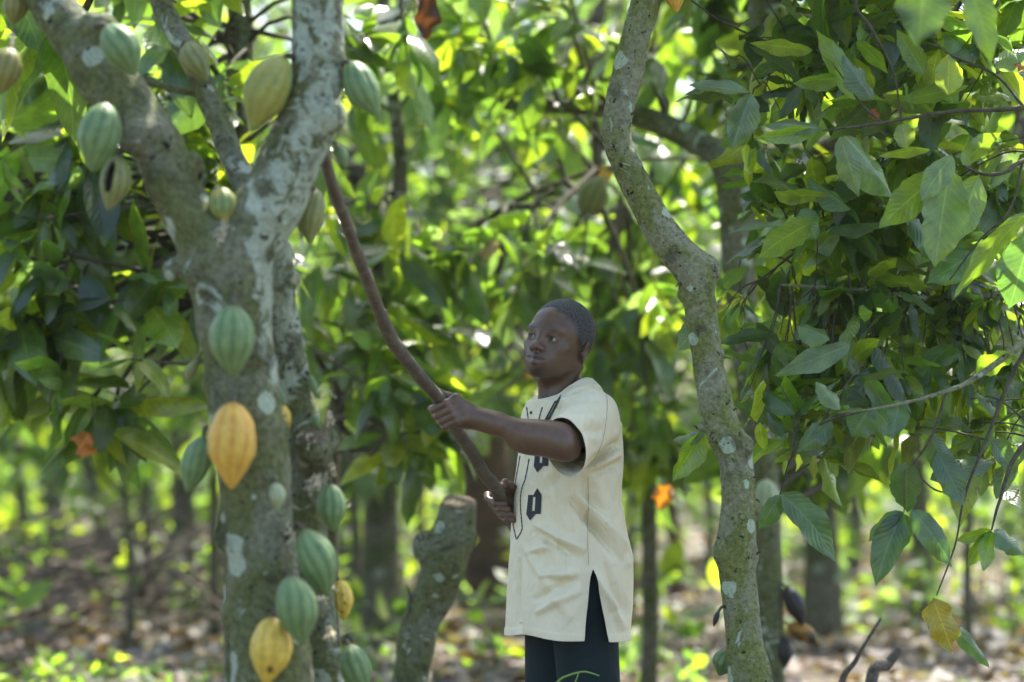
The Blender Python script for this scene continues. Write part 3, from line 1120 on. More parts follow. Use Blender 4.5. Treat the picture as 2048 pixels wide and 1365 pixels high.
pod(550, 966, 556, 1020, 33, dl - .10, 'pale', "very small whitish pod on the trunk among lichen spots", stalk=(548, 960, dl - .06))
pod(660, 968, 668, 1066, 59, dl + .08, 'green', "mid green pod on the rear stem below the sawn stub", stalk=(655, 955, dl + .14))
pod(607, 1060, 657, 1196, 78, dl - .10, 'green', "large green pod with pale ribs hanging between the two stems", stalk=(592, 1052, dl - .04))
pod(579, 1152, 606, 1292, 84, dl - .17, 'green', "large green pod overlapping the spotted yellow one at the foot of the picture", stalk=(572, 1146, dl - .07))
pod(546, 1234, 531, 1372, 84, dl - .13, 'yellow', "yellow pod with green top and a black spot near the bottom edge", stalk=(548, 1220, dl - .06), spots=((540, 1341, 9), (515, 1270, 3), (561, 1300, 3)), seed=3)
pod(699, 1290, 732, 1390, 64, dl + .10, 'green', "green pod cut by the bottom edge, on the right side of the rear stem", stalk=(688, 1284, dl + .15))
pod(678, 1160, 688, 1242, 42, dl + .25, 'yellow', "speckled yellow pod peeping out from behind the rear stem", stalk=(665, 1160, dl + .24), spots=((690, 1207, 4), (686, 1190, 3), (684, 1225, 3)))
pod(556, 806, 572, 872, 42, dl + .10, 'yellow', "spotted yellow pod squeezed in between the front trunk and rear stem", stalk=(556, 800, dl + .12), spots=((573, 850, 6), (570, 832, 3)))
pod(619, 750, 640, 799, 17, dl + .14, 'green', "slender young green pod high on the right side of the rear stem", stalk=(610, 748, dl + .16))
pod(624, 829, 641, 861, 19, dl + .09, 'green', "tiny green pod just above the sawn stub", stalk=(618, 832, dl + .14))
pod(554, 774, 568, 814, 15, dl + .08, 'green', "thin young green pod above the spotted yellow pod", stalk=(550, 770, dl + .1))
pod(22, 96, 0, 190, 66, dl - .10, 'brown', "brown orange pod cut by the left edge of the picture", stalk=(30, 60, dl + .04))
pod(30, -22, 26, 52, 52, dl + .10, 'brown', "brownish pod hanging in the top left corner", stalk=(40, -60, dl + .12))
# unseen crown placed to keep sun off the trunk; a few leaves hang into view
crown(lt, [P(98, 0, D0 + .08), P(-60, -330, D0 + .2), P(670, -330, D0 + .05), P(250, -160, D0 + .5), P(312, -15, D0 + .4)],
      [(P(440, -340, 6.6), (1.1, .7, .28), 80), (P(60, -60, 6.3), (.35, .3, .16), 9)], np.random.default_rng(21), 21, MLEAF, (.16, .28), nl=6, nw=5)

# ------------------------------------------------------------------ crooked tree right of the man
D1 = 6.6
rt_ = root("cacao_tree", P(1510, 1365, D1) * [1, 1, 0], "slender crooked cacao tree with green moss and round lichen spots, right of the man", "tree", "cacao trees in the plantation")
rp = [(1515, 1900, 150, D1), (1512, 1700, 112, D1), (1508, 1500, 98, D1), (1502, 1365, 88, D1), (1491, 1305, 76, D1), (1484, 1232, 70, D1), (1477, 1155, 72, D1), (1474, 1105, 78, D1), (1474, 1070, 74, D1), (1477, 980, 67, D1),
      (1468, 906, 70, D1), (1445, 856, 70, D1), (1426, 780, 64, D1), (1411, 690, 62, D1), (1399, 600, 66, D1), (1386, 540, 76, D1), (1350, 500, 70, D1), (1300, 424, 64, D1), (1262, 350, 58, D1),
      (1234, 280, 57, D1), (1238, 224, 59, D1), (1254, 150, 62, D1), (1272, 75, 58, D1), (1293, 0, 60, D1), (1318, -90, 60, D1 + .03), (1330, -240, 54, D1 + .08), (1300, -400, 46, D1 + .15)]
rl = [(1318, -80, 44, D1), (1400, -180, 40, D1 + .1), (1520, -260, 34, D1 + .2), (1680, -330, 26, D1 + .3)]
V, F = trunk_field([rp, rl], .0050, knobs=[(1427, 545, D1 - .01, .020), (1418, 535, D1, .024), (1446, 1105, D1 - .01, .026), (1500, 1110, D1, .020), (1216, 268, D1 - .01, .014), (1492, 890, D1 - .02, .018),
                                            (1442, 708, D1 - .02, .008), (1448, 800, D1 - .01, .010), (1400, 855, D1, .010), (1515, 1345, D1 - .02, .02), (1365, 590, D1, .012), (1256, 70, D1 - .02, .010)],
                   carve=[(1455, 1113, D1 - .072, .022), (1505, 1318, D1 - .07, .016)], rough=.0050, freq=22, seed=9)
add_part("trunk", make_mesh("trunk", V, F, MBARK_R), rt_)
g = Geo()
rng = np.random.default_rng(12)
for (a, b_, c2, d2) in ((1446, 716, 1462, 718), (1505, 957, 1514, 955), (1362, 565, 1352, 574), (1443, 1080, 1432, 1076), (1513, 1000, 1520, 1006), (1262, 230, 1270, 226), (1466, 822, 1474, 818), (1395, 858, 1388, 852), (1512, 1110, 1522, 1104), (1335, 480, 1326, 470), (1428, 548, 1436, 556), (1448, 1215, 1438, 1222)):
    p, e = P(a, b_, D1 - .02), P(c2, d2, D1 - .03)
    add_part("twig_stub", Geo().add(*tube(catmull([p, (p + e) / 2 + [0, 0, .002], e], 3), np.linspace(.0032, .0014, 7), 6)).mesh("twig_stub", MTWIG), rt_)
# unseen crown, set back from its trunk to block sun on the man
crown(rt_, [P(1318, -90, D1), P(1330, -240, D1 + .08), P(1520, -260, D1 + .2), P(1680, -330, D1 + .3), P(1300, -400, D1 + .15)],
      [(np.array([.85, 8.45, 3.35]), (1.25, .95, .34), 165)], np.random.default_rng(33), 33, MLEAF, (.18, .30), nl=6, nw=5, thr=-.4)
pod(1338, -45, 1354, 26, 44, D1 - .02, 'orange', "orange ribbed pod cut by the top edge beside the crooked trunk", "cacao pods on other trees", stalk=(1320, -60, D1))
g = Geo().add(*tube(catmull([P(1449, 1212, D1 - .02), P(1440, 1218, D1 - .03), P(1436, 1226, D1 - .03)], 3), .0016, 6, caps=False))
pod(1437, 1222, 1427, 1254, 11, D1 - .03, 'black', "tiny shrivelled black pod on the left side of the crooked trunk", "cacao pods on other trees", stalk=(1450, 1213, D1 - .02))
pod(1462, 1300, 1438, 1352, 50, D1 + .12, 'green', "green pod half hidden behind the foot of the crooked trunk", "cacao pods on other trees", stalk=(1478, 1300, D1 + .02))

# ------------------------------------------------------------------ cut slanting stem behind the pole
D2 = 9.0
st = root("tree_stump", P(800, 1642, D2) * [1, 1, 0], "tall slanting mossy stump with a pale sawn top, left of the man", "stump")
sp_path = [(796, 1680, 100, D2), (806, 1500, 78, D2), (818, 1365, 74, D2), (841, 1254, 75, D2), (860, 1208, 76, D2), (885, 1147, 88, D2), (900, 1087, 92, D2), (914, 1045, 76, D2), (918, 1012, 66, D2)]
V, F = trunk_field([sp_path], .009, knobs=[(852, 1092, D2, .045), (850, 1105, D2 - .03, .04), (905, 1130, D2 - .06, .035), (930, 1070, D2, .03), (826, 1200, D2 - .02, .02)], rough=.012, freq=12, seed=5)
cutn = unit(np.array([.12, -.38, .92]))
ct = P(919, 1006, D2)
V, F = clip_mesh(V, F, -((V - ct) @ cutn))
add_part("trunk", make_mesh("trunk", V, F, MBARK_L), st)
V, F = tube(np.array([ct - cutn * .02, ct + cutn * .004]), [.062, .060], 20, .06, 20, 3)
add_part("cut_face", make_mesh("cut_face", V, F, MCUT), st)
g = Geo()
for (a, b_, c2, d2) in ((848, 1090, 842, 1062), (850, 1092, 860, 1066), (845, 1095, 832, 1072), (822, 1205, 812, 1170), (930, 1060, 944, 1040), (820, 1210, 806, 1250)):
    p, e = P(a, b_, D2 - .04), P(c2, d2, D2 - .06)
    add_part("twig_stub", Geo().add(*tube(catmull([p, (p + e) / 2 + [0.004, 0, .002], e], 3), np.linspace(.005, .002, 7), 6)).mesh("twig_stub", MTWIG), st)

# ------------------------------------------------------------------ forked tree behind the crooked one (10 m)
def W4(l):
    return [tuple(P(a, b_, d)) + (w / 2 / pxm(d),) for a, b_, w, d in l]


DT = 10.0
t8 = W4([(1545, 1590, 78, DT), (1540, 1365, 62, DT), (1536, 1150, 58, DT), (1528, 960, 60, DT), (1500, 760, 60, DT), (1482, 600, 62, DT), (1475, 480, 66, DT), (1474, 380, 76, DT)])
t8[0] = t8[0][:2] + (float(ground_z([t8[0][0]], [DT])[0]) - .05,) + t8[0][3:]
tree("cacao_tree", "forked cacao tree with a thick grey limb, seen blurred behind the crooked trunk",
     [t8, W4([(1474, 400, 70, DT), (1445, 320, 56, DT), (1390, 282, 52, DT + .1), (1300, 240, 46, DT + .2), (1200, 218, 36, DT + .3), (1100, 213, 28, DT + .4), (1010, 212, 20, DT + .5)]),
      W4([(1474, 400, 70, DT), (1492, 300, 48, DT), (1515, 200, 48, DT), (1520, 80, 46, DT), (1520, -80, 42, DT), (1500, -260, 34, DT)]),
      W4([(1440, 315, 26, DT), (1500, 300, 24, DT + .1), (1600, 296, 20, DT + .3), (1700, 260, 14, DT + .5)])],
     [(P(1230, 40, DT + .2), (1.0, .5, .55), 26), (P(1640, 120, DT + .6), (1.0, .6, .7), 46), (P(1700, 520, DT + .8), (.9, .6, .6), 26), (P(1600, -300, DT), (1.8, 1.0, .4), 50),
      (P(1600, 820, DT + .7), (.55, .5, .35), 24)],
     101, MBARK_L, MLEAF, sides=16, size=(.18, .30), nl=5, nw=5)
pod(1548, 8, 1580, 86, 44, DT - .1, 'green', "blurred green pod beside the straight limb near the top right", "cacao pods on other trees", stalk=(1530, 0, DT))
pod(1532, 958, 1530, 1046, 54, DT - .14, 'pale', "blurred pale green pod showing right of the crooked trunk at hip height", "cacao pods on other trees", stalk=(1530, 950, DT - .04))
pod(1572, 1172, 1606, 1252, 40, DT - .05, 'black', "blackened rotten pod, topmost of the dark ones right of the crooked trunk", "cacao pods on other trees", stalk=(1560, 1170, DT))
pod(1575, 1250, 1640, 1290, 36, DT - .02, 'black', "rotting pod half yellow half black below the topmost black one", "cacao pods on other trees", stalk=(1560, 1240, DT), spots=(), blot=(.5, .26, .02))
pod(1560, 1270, 1568, 1340, 38, DT - .02, 'black', "blackened pod lowest beside the dark trunk", "cacao pods on other trees", stalk=(1555, 1262, DT))

# ------------------------------------------------------------------ other trees, each with its own place
def bgt(label, px0, py0, px1, d, w0, w1, ztop, seed, blobs, mat=None, nf=5, leafmat=None, name="cacao_tree", flen=(1.0, 1.9), **kw):
    pa = bg_trunk(px0, py0, px1, d, w0, w1, ztop, seed)
    rng = np.random.default_rng(seed)
    fk = forks(pa, rng, nf, 1.5, flen)
    if d > 14:
        blobs = blobs + [(P(px1 + rng.uniform(-160, 160), 790, d - .3), (1.1, .8, .5), 26)]
    return tree(name, label, [pa] + fk, blobs, seed, mat, leafmat, **kw)


def at_(px, py, d):
    return P(px, py, d)


bgt("slim dark tree standing left of the lichened tree, its foot by the brush heap", 372, 700, 356, 22.5, 46, 42, 4.2, 201, [(at_(330, 480, 22), (1.8, 1.4, .9), 90), (at_(200, 560, 21), (1.2, 1.0, .8), 40)])
bgt("dark trunk at the far left behind the brush heap", 112, 900, 98, 27, 42, 36, 4.0, 202, [(at_(90, 520, 26), (2.2, 1.4, 1.3), 110)])
bgt("leaning slim trunk second from the left edge behind the brush heap", 218, 900, 172, 25.5, 38, 34, 3.8, 203, [(at_(230, 640, 25), (1.5, 1.2, .9), 60)])
bgt("thick grey green tree between the lichened tree and the slanting stump", 772, 880, 764, 16.5, 78, 66, 4.0, 204, [(at_(720, 300, 15.5), (1.5, 1.1, 1.0), 80), (at_(860, 620, 15.5), (.9, .8, .45), 34), (at_(700, 640, 16.0), (.7, .6, .4), 20)])
bgt("broad red brown tree trunk directly behind the man's raised arms", 985, 760, 952, 20, 118, 84, 4.8, 205, [(at_(960, 380, 19), (1.7, 1.2, 1.2), 130)], MBARK_RED)
bgt("thin brown sapling between the man and the crooked tree", 1356, 800, 1328, 21.5, 26, 20, 3.6, 206, [(at_(1330, 560, 21), (1.1, 1.0, .9), 60)], MBARK_RED, 4)
bgt("grey brown tree seen through the hanging leaves right of the dark pods", 1642, 760, 1616, 17, 72, 60, 4.0, 207, [(at_(1640, 380, 17), (1.6, 1.2, 1.1), 90)])
bgt("pale slender trunk in the gap above the man's left shoulder", 1200, 120, 1192, 15, 30, 28, 4.3, 208, [(at_(1120, 330, 14.5), (1.2, .9, .8), 80), (at_(1180, 80, 14), (1.3, 1.0, .6), 70)])
bgt("dim mossy tree right behind the fork of the lichened tree", 500, 300, 470, 9.4, 76, 58, 3.6, 209, [(at_(420, 60, 9.0), (.75, .6, .45), 34), (at_(230, 430, 8.8), (.62, .5, .34), 28), (at_(130, 720, 8.6), (.42, .4, .38), 26), (at_(60, 480, 8.8), (.4, .4, .4), 18)],
    MBARK_L, size=(.20, .32), nl=5, nw=5, leafmat=MLEAF, thr=-.3)
bgt("dark trunk right of the hanging yellow leaf", 1838, 900, 1830, 19, 44, 40, 3.8, 210, [(at_(1850, 560, 18), (1.6, 1.1, 1.0), 90)])
bgt("thin leaning stem far back between the two rightmost trunks", 1702, 760, 1718, 26, 30, 26, 3.8, 211, [(at_(1740, 560, 26), (1.8, 1.2, 1.0), 60)])
bgt("dark short tree whose drooping leaves hang left of the man's hands", 640, 900, 660, 10.8, 44, 40, 3.2, 212, [(at_(800, 800, 9.9), (.28, .3, .30), 17), (at_(740, 560, 10.2), (.35, .4, .42), 22), (at_(930, 560, 10.4), (.6, .5, .25), 22), (at_(860, 180, 10.8), (.8, .6, .3), 14)],
    None, leafmat=MLEAF, size=(.20, .32), nl=5, nw=5, thr=-.5)
bgt("bushy tree whose leaves fill the gap behind the man's head and shoulder", 1290, 900, 1300, 12.2, 34, 30, 3.2, 213, [(at_(1265, 800, 11.4), (.26, .3, .40), 24), (at_(1230, 560, 11.8), (.6, .5, .3), 18), (at_(1380, 440, 11.9), (.5, .5, .4), 18)],
    None, leafmat=MLEAF, size=(.22, .34), nl=5, nw=5, thr=-.5)
bgt("leafy tree at the left edge behind the hanging dark leaves", -60, 800, -40, 13, 60, 54, 4.0, 214, [(at_(60, 300, 12.5), (1.0, .9, .7), 60), (at_(300, 330, 12.6), (.8, .7, .6), 40), (at_(140, 620, 12.5), (.7, .6, .5), 34)])
bgt("tree beyond the left edge of the picture, its crown reaching in above", -420, 800, -400, 11, 80, 70, 4.0, 215, [(at_(-200, 60, 10.5), (1.3, 1.0, .8), 120)])
bgt("tall tree in the middle distance whose sunlit crown fills the top centre", 1010, 300, 1030, 24, 60, 52, 5.6, 216, [(at_(1000, 120, 23), (2.6, 1.6, 1.1), 200), (at_(800, 400, 24), (1.7, 1.4, 1.0), 90)])
bgt("middle distance tree behind the stump with a low spreading crown", 690, 500, 700, 26, 50, 44, 4.8, 217, [(at_(640, 330, 25), (2.4, 1.6, 1.5), 150)])
bgt("middle distance tree right of the man with a low spreading crown", 1480, 500, 1470, 27, 50, 44, 4.8, 218, [(at_(1450, 400, 26), (2.6, 1.6, 1.5), 160)])
bgt("middle distance tree at the right edge of the picture", 2080, 500, 2070, 23, 60, 50, 4.8, 219, [(at_(2000, 420, 22), (2.2, 1.5, 1.3), 150)])
bgt("middle distance tree in the top left behind the moss covered limb", 300, 400, 320, 30, 50, 44, 5.4, 220, [(at_(240, 280, 29), (3.0, 1.8, 1.7), 190)])
bgt("overhanging tree outside the right edge behind the hanging branches", 2420, 700, 2400, 12.5, 80, 70, 4.0, 221, [(at_(2050, 300, 12), (1.2, 1.0, 1.0), 60), (at_(2120, 640, 11.5), (.6, .8, .5), 50)])
bgt("thin pale sapling far back at the left, between the two leftmost trunks", 300, 900, 290, 18.5, 18, 14, 2.9, 231, [(at_(290, 560, 18), (.8, .7, .5), 34)], name="sapling", nf=3)
bgt("thin dark sapling behind the slanting stump, close to its left edge", 842, 800, 850, 21, 18, 14, 3.2, 232, [(at_(850, 520, 20.5), (.9, .7, .6), 40)], name="sapling", nf=3)
bgt("slender sapling in the gap directly right of the man's back", 1266, 760, 1262, 18, 17, 13, 3.0, 233, [(at_(1270, 600, 17.6), (.7, .6, .5), 34)], name="sapling", nf=3)
bgt("very thin sapling just left of the dark pods on the blurred trunk", 1420, 760, 1412, 24, 18, 14, 3.4, 234, [(at_(1410, 620, 23.5), (.9, .7, .6), 34)], name="sapling", nf=3)
bgt("thin crooked sapling at the right under the hanging leaves", 1935, 800, 1950, 16, 18, 14, 2.8, 235, [(at_(1960, 640, 15.6), (.7, .6, .5), 34)], name="sapling", nf=3)
bgt("thin sapling behind the lichened trunk, showing at its left side", 432, 700, 420, 17, 20, 16, 3.0, 236, [(at_(410, 560, 16.6), (.7, .6, .5), 34)], name="sapling", nf=3)
bgt("slim grey sapling in front of the brush heap near the left edge", 52, 900, 40, 19.5, 20, 16, 3.0, 237, [(at_(40, 560, 19), (.7, .6, .5), 30)], name="sapling", nf=3)
bgt("slim leaning sapling between brush heap and lichened tree, thinner than its neighbours", 262, 900, 246, 16, 15, 12, 2.9, 238, [(at_(250, 600, 15.6), (.5, .5, .4), 22)], name="sapling", nf=3)
bgt("thin sapling between the thick grey green tree and the slanting stump", 716, 900, 705, 20, 20, 16, 3.2, 239, [(at_(700, 600, 19.5), (.7, .6, .5), 30)], name="sapling", nf=3)
pod(1168, 428, 1208, 352, 62, 10.45, 'olive', "blurred olive pod lying along a slanting branch in the middle of the leaves", "cacao pods on other trees", stalk=(1150, 450, 10.5))
pod(738, 920, 732, 1012, 52, 16.2, 'green', "blurred green pod on the thick grey green tree left of the stump", "cacao pods on other trees", stalk=(750, 915, 16.4))

# far edge of the plantation: one mass of foliage
rng = np.random.default_rng(91)
n = 4600
xx = rng.uniform(-17, 17, n)
yy = rng.uniform(36, 52, n)
zc = rng.random(n) ** .8 * 9.5 + .2
pp = np.stack([xx, yy, zc], -1)
pp = pp[fbm(pp * .35, 92, 3) > -.22 + .30 * np.clip((zc - 4) / 5, 0, 1) - .2 * np.clip((yy - 44) / 6, 0, 1)]
B1, D1_, N1, L1, W1, K1, C1 = clusters(pp, rng.normal(size=pp.shape) + [0, -.3, .1], rng, (5, 7), (.38, .62), 1.15, (.3, 1.3), (.42, .55))
V, F, C, UV = leaf_batch(B1, D1_, N1, L1, W1, K1, C1, 3, 3, .1, 93)
o = link("distant_woodland", make_mesh("distant_woodland", V, F, MLEAF_FAR, True, C, UV))
tag(o, "sunlit yellow green foliage of the far trees closing the plantation", None, None, "stuff")
# ================================================================== leafy branches reaching in from the right, in focus
rr_ = root("cacao_tree", (4.35 * 6.9 / 6.9, 7.3, 0), "cacao tree standing beyond the right edge whose long leafy branches hang into the picture", "tree", "cacao trees in the plantation")
rng = np.random.default_rng(61)
xt = P(2330, 700, 7.3)[0]
rr_.location = (xt, 7.3, 0)
q = catmull(np.array([(xt, 7.3, -.05, .10), (xt - .03, 7.3, .6, .075), (xt + .04, 7.25, 1.3, .068), (xt, 7.2, 1.9, .06), (xt - .1, 7.2, 2.6, .05), (xt - .1, 7.3, 3.4, .035)]), 6)
add_part("trunk", Geo().add(*tube(q[:, :3], q[:, 3], 16, .12, 12, 7)).mesh("trunk", MBARK_R), rr_)
BR = [
    [(2330, 120, 20, 7.2), (2200, 180, 14, 7.0), (2048, 215, 11, 6.85), (1900, 224, 9, 6.8), (1765, 246, 7, 6.75), (1645, 262, 4, 6.7)],
    [(2330, 300, 18, 7.2), (2180, 270, 13, 7.0), (2046, 322, 10, 6.85), (2012, 344, 9, 6.8), (1970, 349, 7, 6.78), (1925, 332, 4, 6.75)],
    [(2330, 520, 26, 7.2), (2180, 600, 20, 7.0), (2048, 686, 15, 6.8), (1953, 755, 12, 6.75), (1893, 783, 9, 6.72), (1802, 808, 7, 6.7), (1737, 820, 5, 6.68), (1675, 826, 3, 6.66)],
    [(2180, 600, 14, 7.0), (2050, 705, 10, 6.85), (1973, 880, 7, 6.8), (1930, 991, 5, 6.78), (1910, 1091, 4, 6.76), (1873, 1192, 2.5, 6.75)],
    [(2330, -120, 20, 7.2), (2050, -180, 14, 7.1), (1850, -160, 11, 7.0), (1717, -10, 8, 6.9), (1745, 60, 7, 6.88), (1787, 145, 5, 6.86), (1803, 250, 3, 6.85)],
    [(1765, 246, 5, 6.75), (1728, 214, 4, 6.78), (1697, 172, 3, 6.8), (1660, 120, 2, 6.82)],
    [(2330, 480, 34, 7.6), (2150, 560, 28, 7.5), (2022, 588, 22, 7.4), (1862, 598, 14, 7.4), (1720, 580, 8, 7.3), (1560, 570, 5, 7.3)],
    [(2330, 400, 20, 7.8), (2100, 440, 14, 7.7), (1850, 420, 10, 7.6), (1650, 470, 7, 7.5), (1520, 560, 4, 7.4)],
    [(2330, 0, 24, 7.6), (2050, 60, 16, 7.5), (1800, 30, 11, 7.4), (1620, 60, 7, 7.3), (1520, 170, 4, 7.2)],
    [(2330, 700, 20, 7.0), (2150, 820, 14, 6.9), (2040, 900, 10, 6.85), (2000, 1000, 7, 6.8), (1983, 1061, 4, 6.8)],
    [(1930, 991, 4, 6.78), (1870, 980, 3.5, 6.76), (1815, 940, 3, 6.75), (1808, 1026, 2.5, 6.74)],
    [(1893, 783, 6, 6.72), (1860, 880, 5, 6.72), (1800, 960, 3, 6.74)],
    [(1737, 820, 4, 6.68), (1640, 850, 3.5, 6.8), (1585, 910, 3, 6.9), (1560, 990, 2.5, 6.95)],
    [(2048, 215, 6, 6.85), (1990, 150, 5, 6.9), (1900, 110, 4, 6.9), (1850, 60, 3, 6.9)],
    [(2046, 322, 6, 6.85), (2020, 420, 5, 6.8), (1960, 480, 4, 6.78), (1900, 560, 3, 6.76)],
]
limb = []
for b_ in BR:
    q = catmull(np.array([list(P(a, c2, d)) + [w / 2 / pxm(d)] for a, c2, w, d in b_]), 7)
    add_part("branch", Geo().add(*tube(q[:, :3], q[:, 3], 8, .3, 60, 3)).mesh("branch", MTWIG if b_[0][2] < 24 else MBARK_R), rr_)
    limb.append(q[4:, :3])
LP = np.concatenate(limb)

# hero leaves: base px, tip px, width, depth, colour kind, facing
K = {'sh': (.016, .034, .008), 'dark': (.030, .070, .034), 'mid': (.034, .080, .018), 'lit': (.070, .125, .018), 'yel': (.080, .120, .018), 'blue': (.062, .105, .070)}  # blue bakes sky sheen into the colour, lit and sh light and shade
HERO = [
    (1680, 274, 1722, 392, 46, 6.62, 'blue', 1), (1688, 272, 1810, 387, 84, 6.66, 'blue', 1), (1905, 312, 1838, 391, 50, 6.62, 'blue', 1),
    (1898, 338, 1868, 542, 92, 6.70, 'lit', -1), (1885, 345, 1752, 450, 66, 6.68, 'lit', -1), (1958, 352, 1905, 470, 60, 6.74, 'lit', -1),
    (1895, 190, 1902, 112, 50, 6.70, 'yel', -1), (1624, 102, 1505, 82, 34, 6.9, 'yel', -1), (1503, 186, 1462, 292, 56, 6.8, 'blue', 1),
    (1500, 186, 1382, 160, 34, 6.8, 'blue', 1), (1640, 258, 1530, 236, 38, 6.7, 'blue', 1), (1632, 262, 1504, 278, 32, 6.72, 'lit', -1),
    (1562, 988, 1698, 1100, 66, 6.9, 'dark', 1), (1808, 1024, 1726, 1072, 32, 6.74, 'dark', 1), (1806, 1026, 1736, 1158, 56, 6.74, 'dark', 1),
    (1808, 1028, 1806, 1102, 36, 6.76, 'mid', -1), (1815, 925, 1808, 1030, 58, 6.72, 'dark', 1), (1822, 1020, 1920, 1118, 48, 6.74, 'dark', 1),
    (1983, 1061, 1910, 1082, 28, 6.8, 'lit', -1), (1983, 1062, 1922, 1124, 32, 6.8, 'lit', -1), (1985, 1064, 1958, 1146, 38, 6.8, 'lit', -1), (1988, 1060, 2052, 1110, 46, 6.78, 'dark', 1),
    (1893, 1237, 1993, 1340, 32, 6.9, 'dark', 1), (1873, 905, 1935, 1005, 54, 6.74, 'dark', 1), (1860, 870, 1905, 960, 46, 6.74, 'dark', 1),
    (2060, 470, 2022, 616, 84, 6.66, 'dark', 1), (2052, 428, 1892, 582, 52, 6.64, 'lit', -1), (1408, 862, 1344, 958, 50, 6.66, 'lit', -1),
    (1410, 866, 1344, 880, 30, 6.64, 'blue', 1), (1412, 640, 1350, 690, 44, 6.75, 'blue', 1), (1848, 150, 1800, 60, 40, 6.9, 'lit', -1),
    (1710, 200, 1650, 60, 44, 6.8, 'lit', -1), (1745, 200, 1690, 110, 50, 6.78, 'blue', 1), (1690, 160, 1590, 150, 40, 6.84, 'lit', -1),
    (1560, 395, 1655, 378, 30, 6.9, 'yel', -1), (1600, 405, 1552, 372, 32, 6.9, 'yel', -1), (1625, 445, 1512, 500, 58, 6.86, 'lit', -1), (1600, 420, 1640, 480, 52, 6.88, 'dark', 1),
    (1570, 450, 1457, 446, 14, 6.8, 'blue', 1), (1700, 420, 1620, 350, 50, 6.9, 'mid', 1), (1820, 440, 1900, 520, 60, 6.85, 'dark', 1), (1960, 500, 1860, 560, 60, 6.9, 'dark', 1),
    (1808, 200, 1930, 175, 34, 6.9, 'lit', -1), (1925, 330, 1985, 260, 40, 6.84, 'lit', -1), (1805, 248, 1815, 305, 38, 6.72, 'yel', -1), (1860, 300, 1760, 300, 24, 6.75, 'yel', -1),
    (1850, -60, 1838, 98, 96, 5.4, 'sh', -1), (1930, -40, 2002, 106, 60, 5.6, 'sh', 1), (1990, 130, 2070, 90, 50, 6.8, 'blue', 1), (1955, 120, 1895, 60, 60, 6.9, 'blue', 1),
    (1700, 690, 1560, 745, 50, 6.8, 'blue', 1), (1660, 680, 1600, 640, 48, 6.9, 'blue', 1), (1590, 830, 1530, 765, 44, 6.9, 'dark', 1), (1660, 835, 1600, 900, 48, 6.8, 'dark', 1),
    (1737, 822, 1700, 870, 60, 6.72, 'dark', 1), (1745, 815, 1800, 870, 46, 6.74, 'dark', 1), (1800, 800, 1780, 880, 40, 6.72, 'dark', -1), (1560, 990, 1520, 1060, 40, 6.92, 'dark', 1),
    (1680, 820, 1640, 760, 36, 6.7, 'blue', 1), (1953, 750, 2020, 700, 50, 6.8, 'lit', -1), (1860, 960, 1985, 905, 50, 6.8, 'dark', 1), (1980, 880, 2050, 950, 44, 6.9, 'dark', 1),
]
n = len(HERO)
hb = np.array([P(h[0], h[1], h[5]) for h in HERO])
ht = np.array([P(h[2], h[3], h[5] + .03 * math.sin(i * 2.1)) for i, h in enumerate(HERO)])
hd = ht - hb
hL = np.linalg.norm(hd, axis=1)
# leaf faces: 1 = upper side towards the camera and sky, -1 = seen from beneath
hn = np.array([[.15 * math.sin(i * 3.3), -h[7] * 1.0, .75 + .3 * math.sin(i)] for i, h in enumerate(HERO)])
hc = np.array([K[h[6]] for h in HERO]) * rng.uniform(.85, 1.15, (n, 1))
hW = np.array([h[4] / pxm(h[5]) for h in HERO]) * 1.12
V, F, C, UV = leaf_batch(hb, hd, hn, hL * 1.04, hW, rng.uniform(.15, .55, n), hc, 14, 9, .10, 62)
g1 = (V, F, C, UV)
# smaller whorls all along the branches
R1 = []
for (c, r, m) in ((P(1700, 130, 7.3), (.42, .35, .30), 46), (P(1930, 120, 7.3), (.36, .4, .30), 44), (P(1700, 430, 7.5), (.45, .35, .30), 36), (P(1950, 430, 7.5), (.36, .4, .30), 34),
                  (P(1640, 620, 7.6), (.40, .35, .15), 21), (P(1900, 640, 7.4), (.45, .35, .16), 22), (P(1580, 300, 7.5), (.15, .3, .3), 6), (P(1780, 790, 7.2), (.42, .3, .14), 20),
                  (P(1640, 880, 7.3), (.26, .25, .14), 12), (P(2010, 800, 7.3), (.16, .3, .3), 16), (P(1900, -150, 7.3), (1.0, .5, .2), 26), (P(1560, 760, 7.4), (.22, .25, .16), 12)):
    R1.append(blob_points(m, c, r, rng, 63, -.6, 1.5, .0))
tips = np.concatenate(R1)
anc = LP[np.linalg.norm(tips[:, None] - LP[None], axis=2).argmin(1)]
B1, D1_, N1, L1, W1, K1, C1 = clusters(tips, (tips - anc) + rng.normal(size=tips.shape) * .12, rng, (4, 7), (.10, .22), 1.0, (.2, 1.0), (.34, .46))
V2, F2, C2, UV2 = leaf_batch(B1, D1_, N1, L1, W1, K1, C1, 8, 5, .12, 64)
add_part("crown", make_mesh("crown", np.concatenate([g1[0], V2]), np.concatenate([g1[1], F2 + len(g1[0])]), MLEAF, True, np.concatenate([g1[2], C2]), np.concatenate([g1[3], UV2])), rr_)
add_part("twigs", twigs_to(anc, tips, rng, .0026, .0014).mesh("twigs", MTWIG), rr_)


def single_leaf(parent, label, b0, t0, w, d, col, droop=.4, mat=None, fn=(0, -1, .5)):
    a, t = P(*b0, d), P(*t0, d)
    V, F, C, UV = leaf_batch(np.array([a]), np.array([t - a]), np.array([fn], float), np.array([np.linalg.norm(t - a)]), np.array([w / pxm(d)]), np.array([droop]), np.array([col], float), 12, 7, .4, int(b0[0]))
    return add_part("withered_leaf", make_mesh("withered_leaf", V, F, mat or MLEAF, True, C, UV), parent, label)


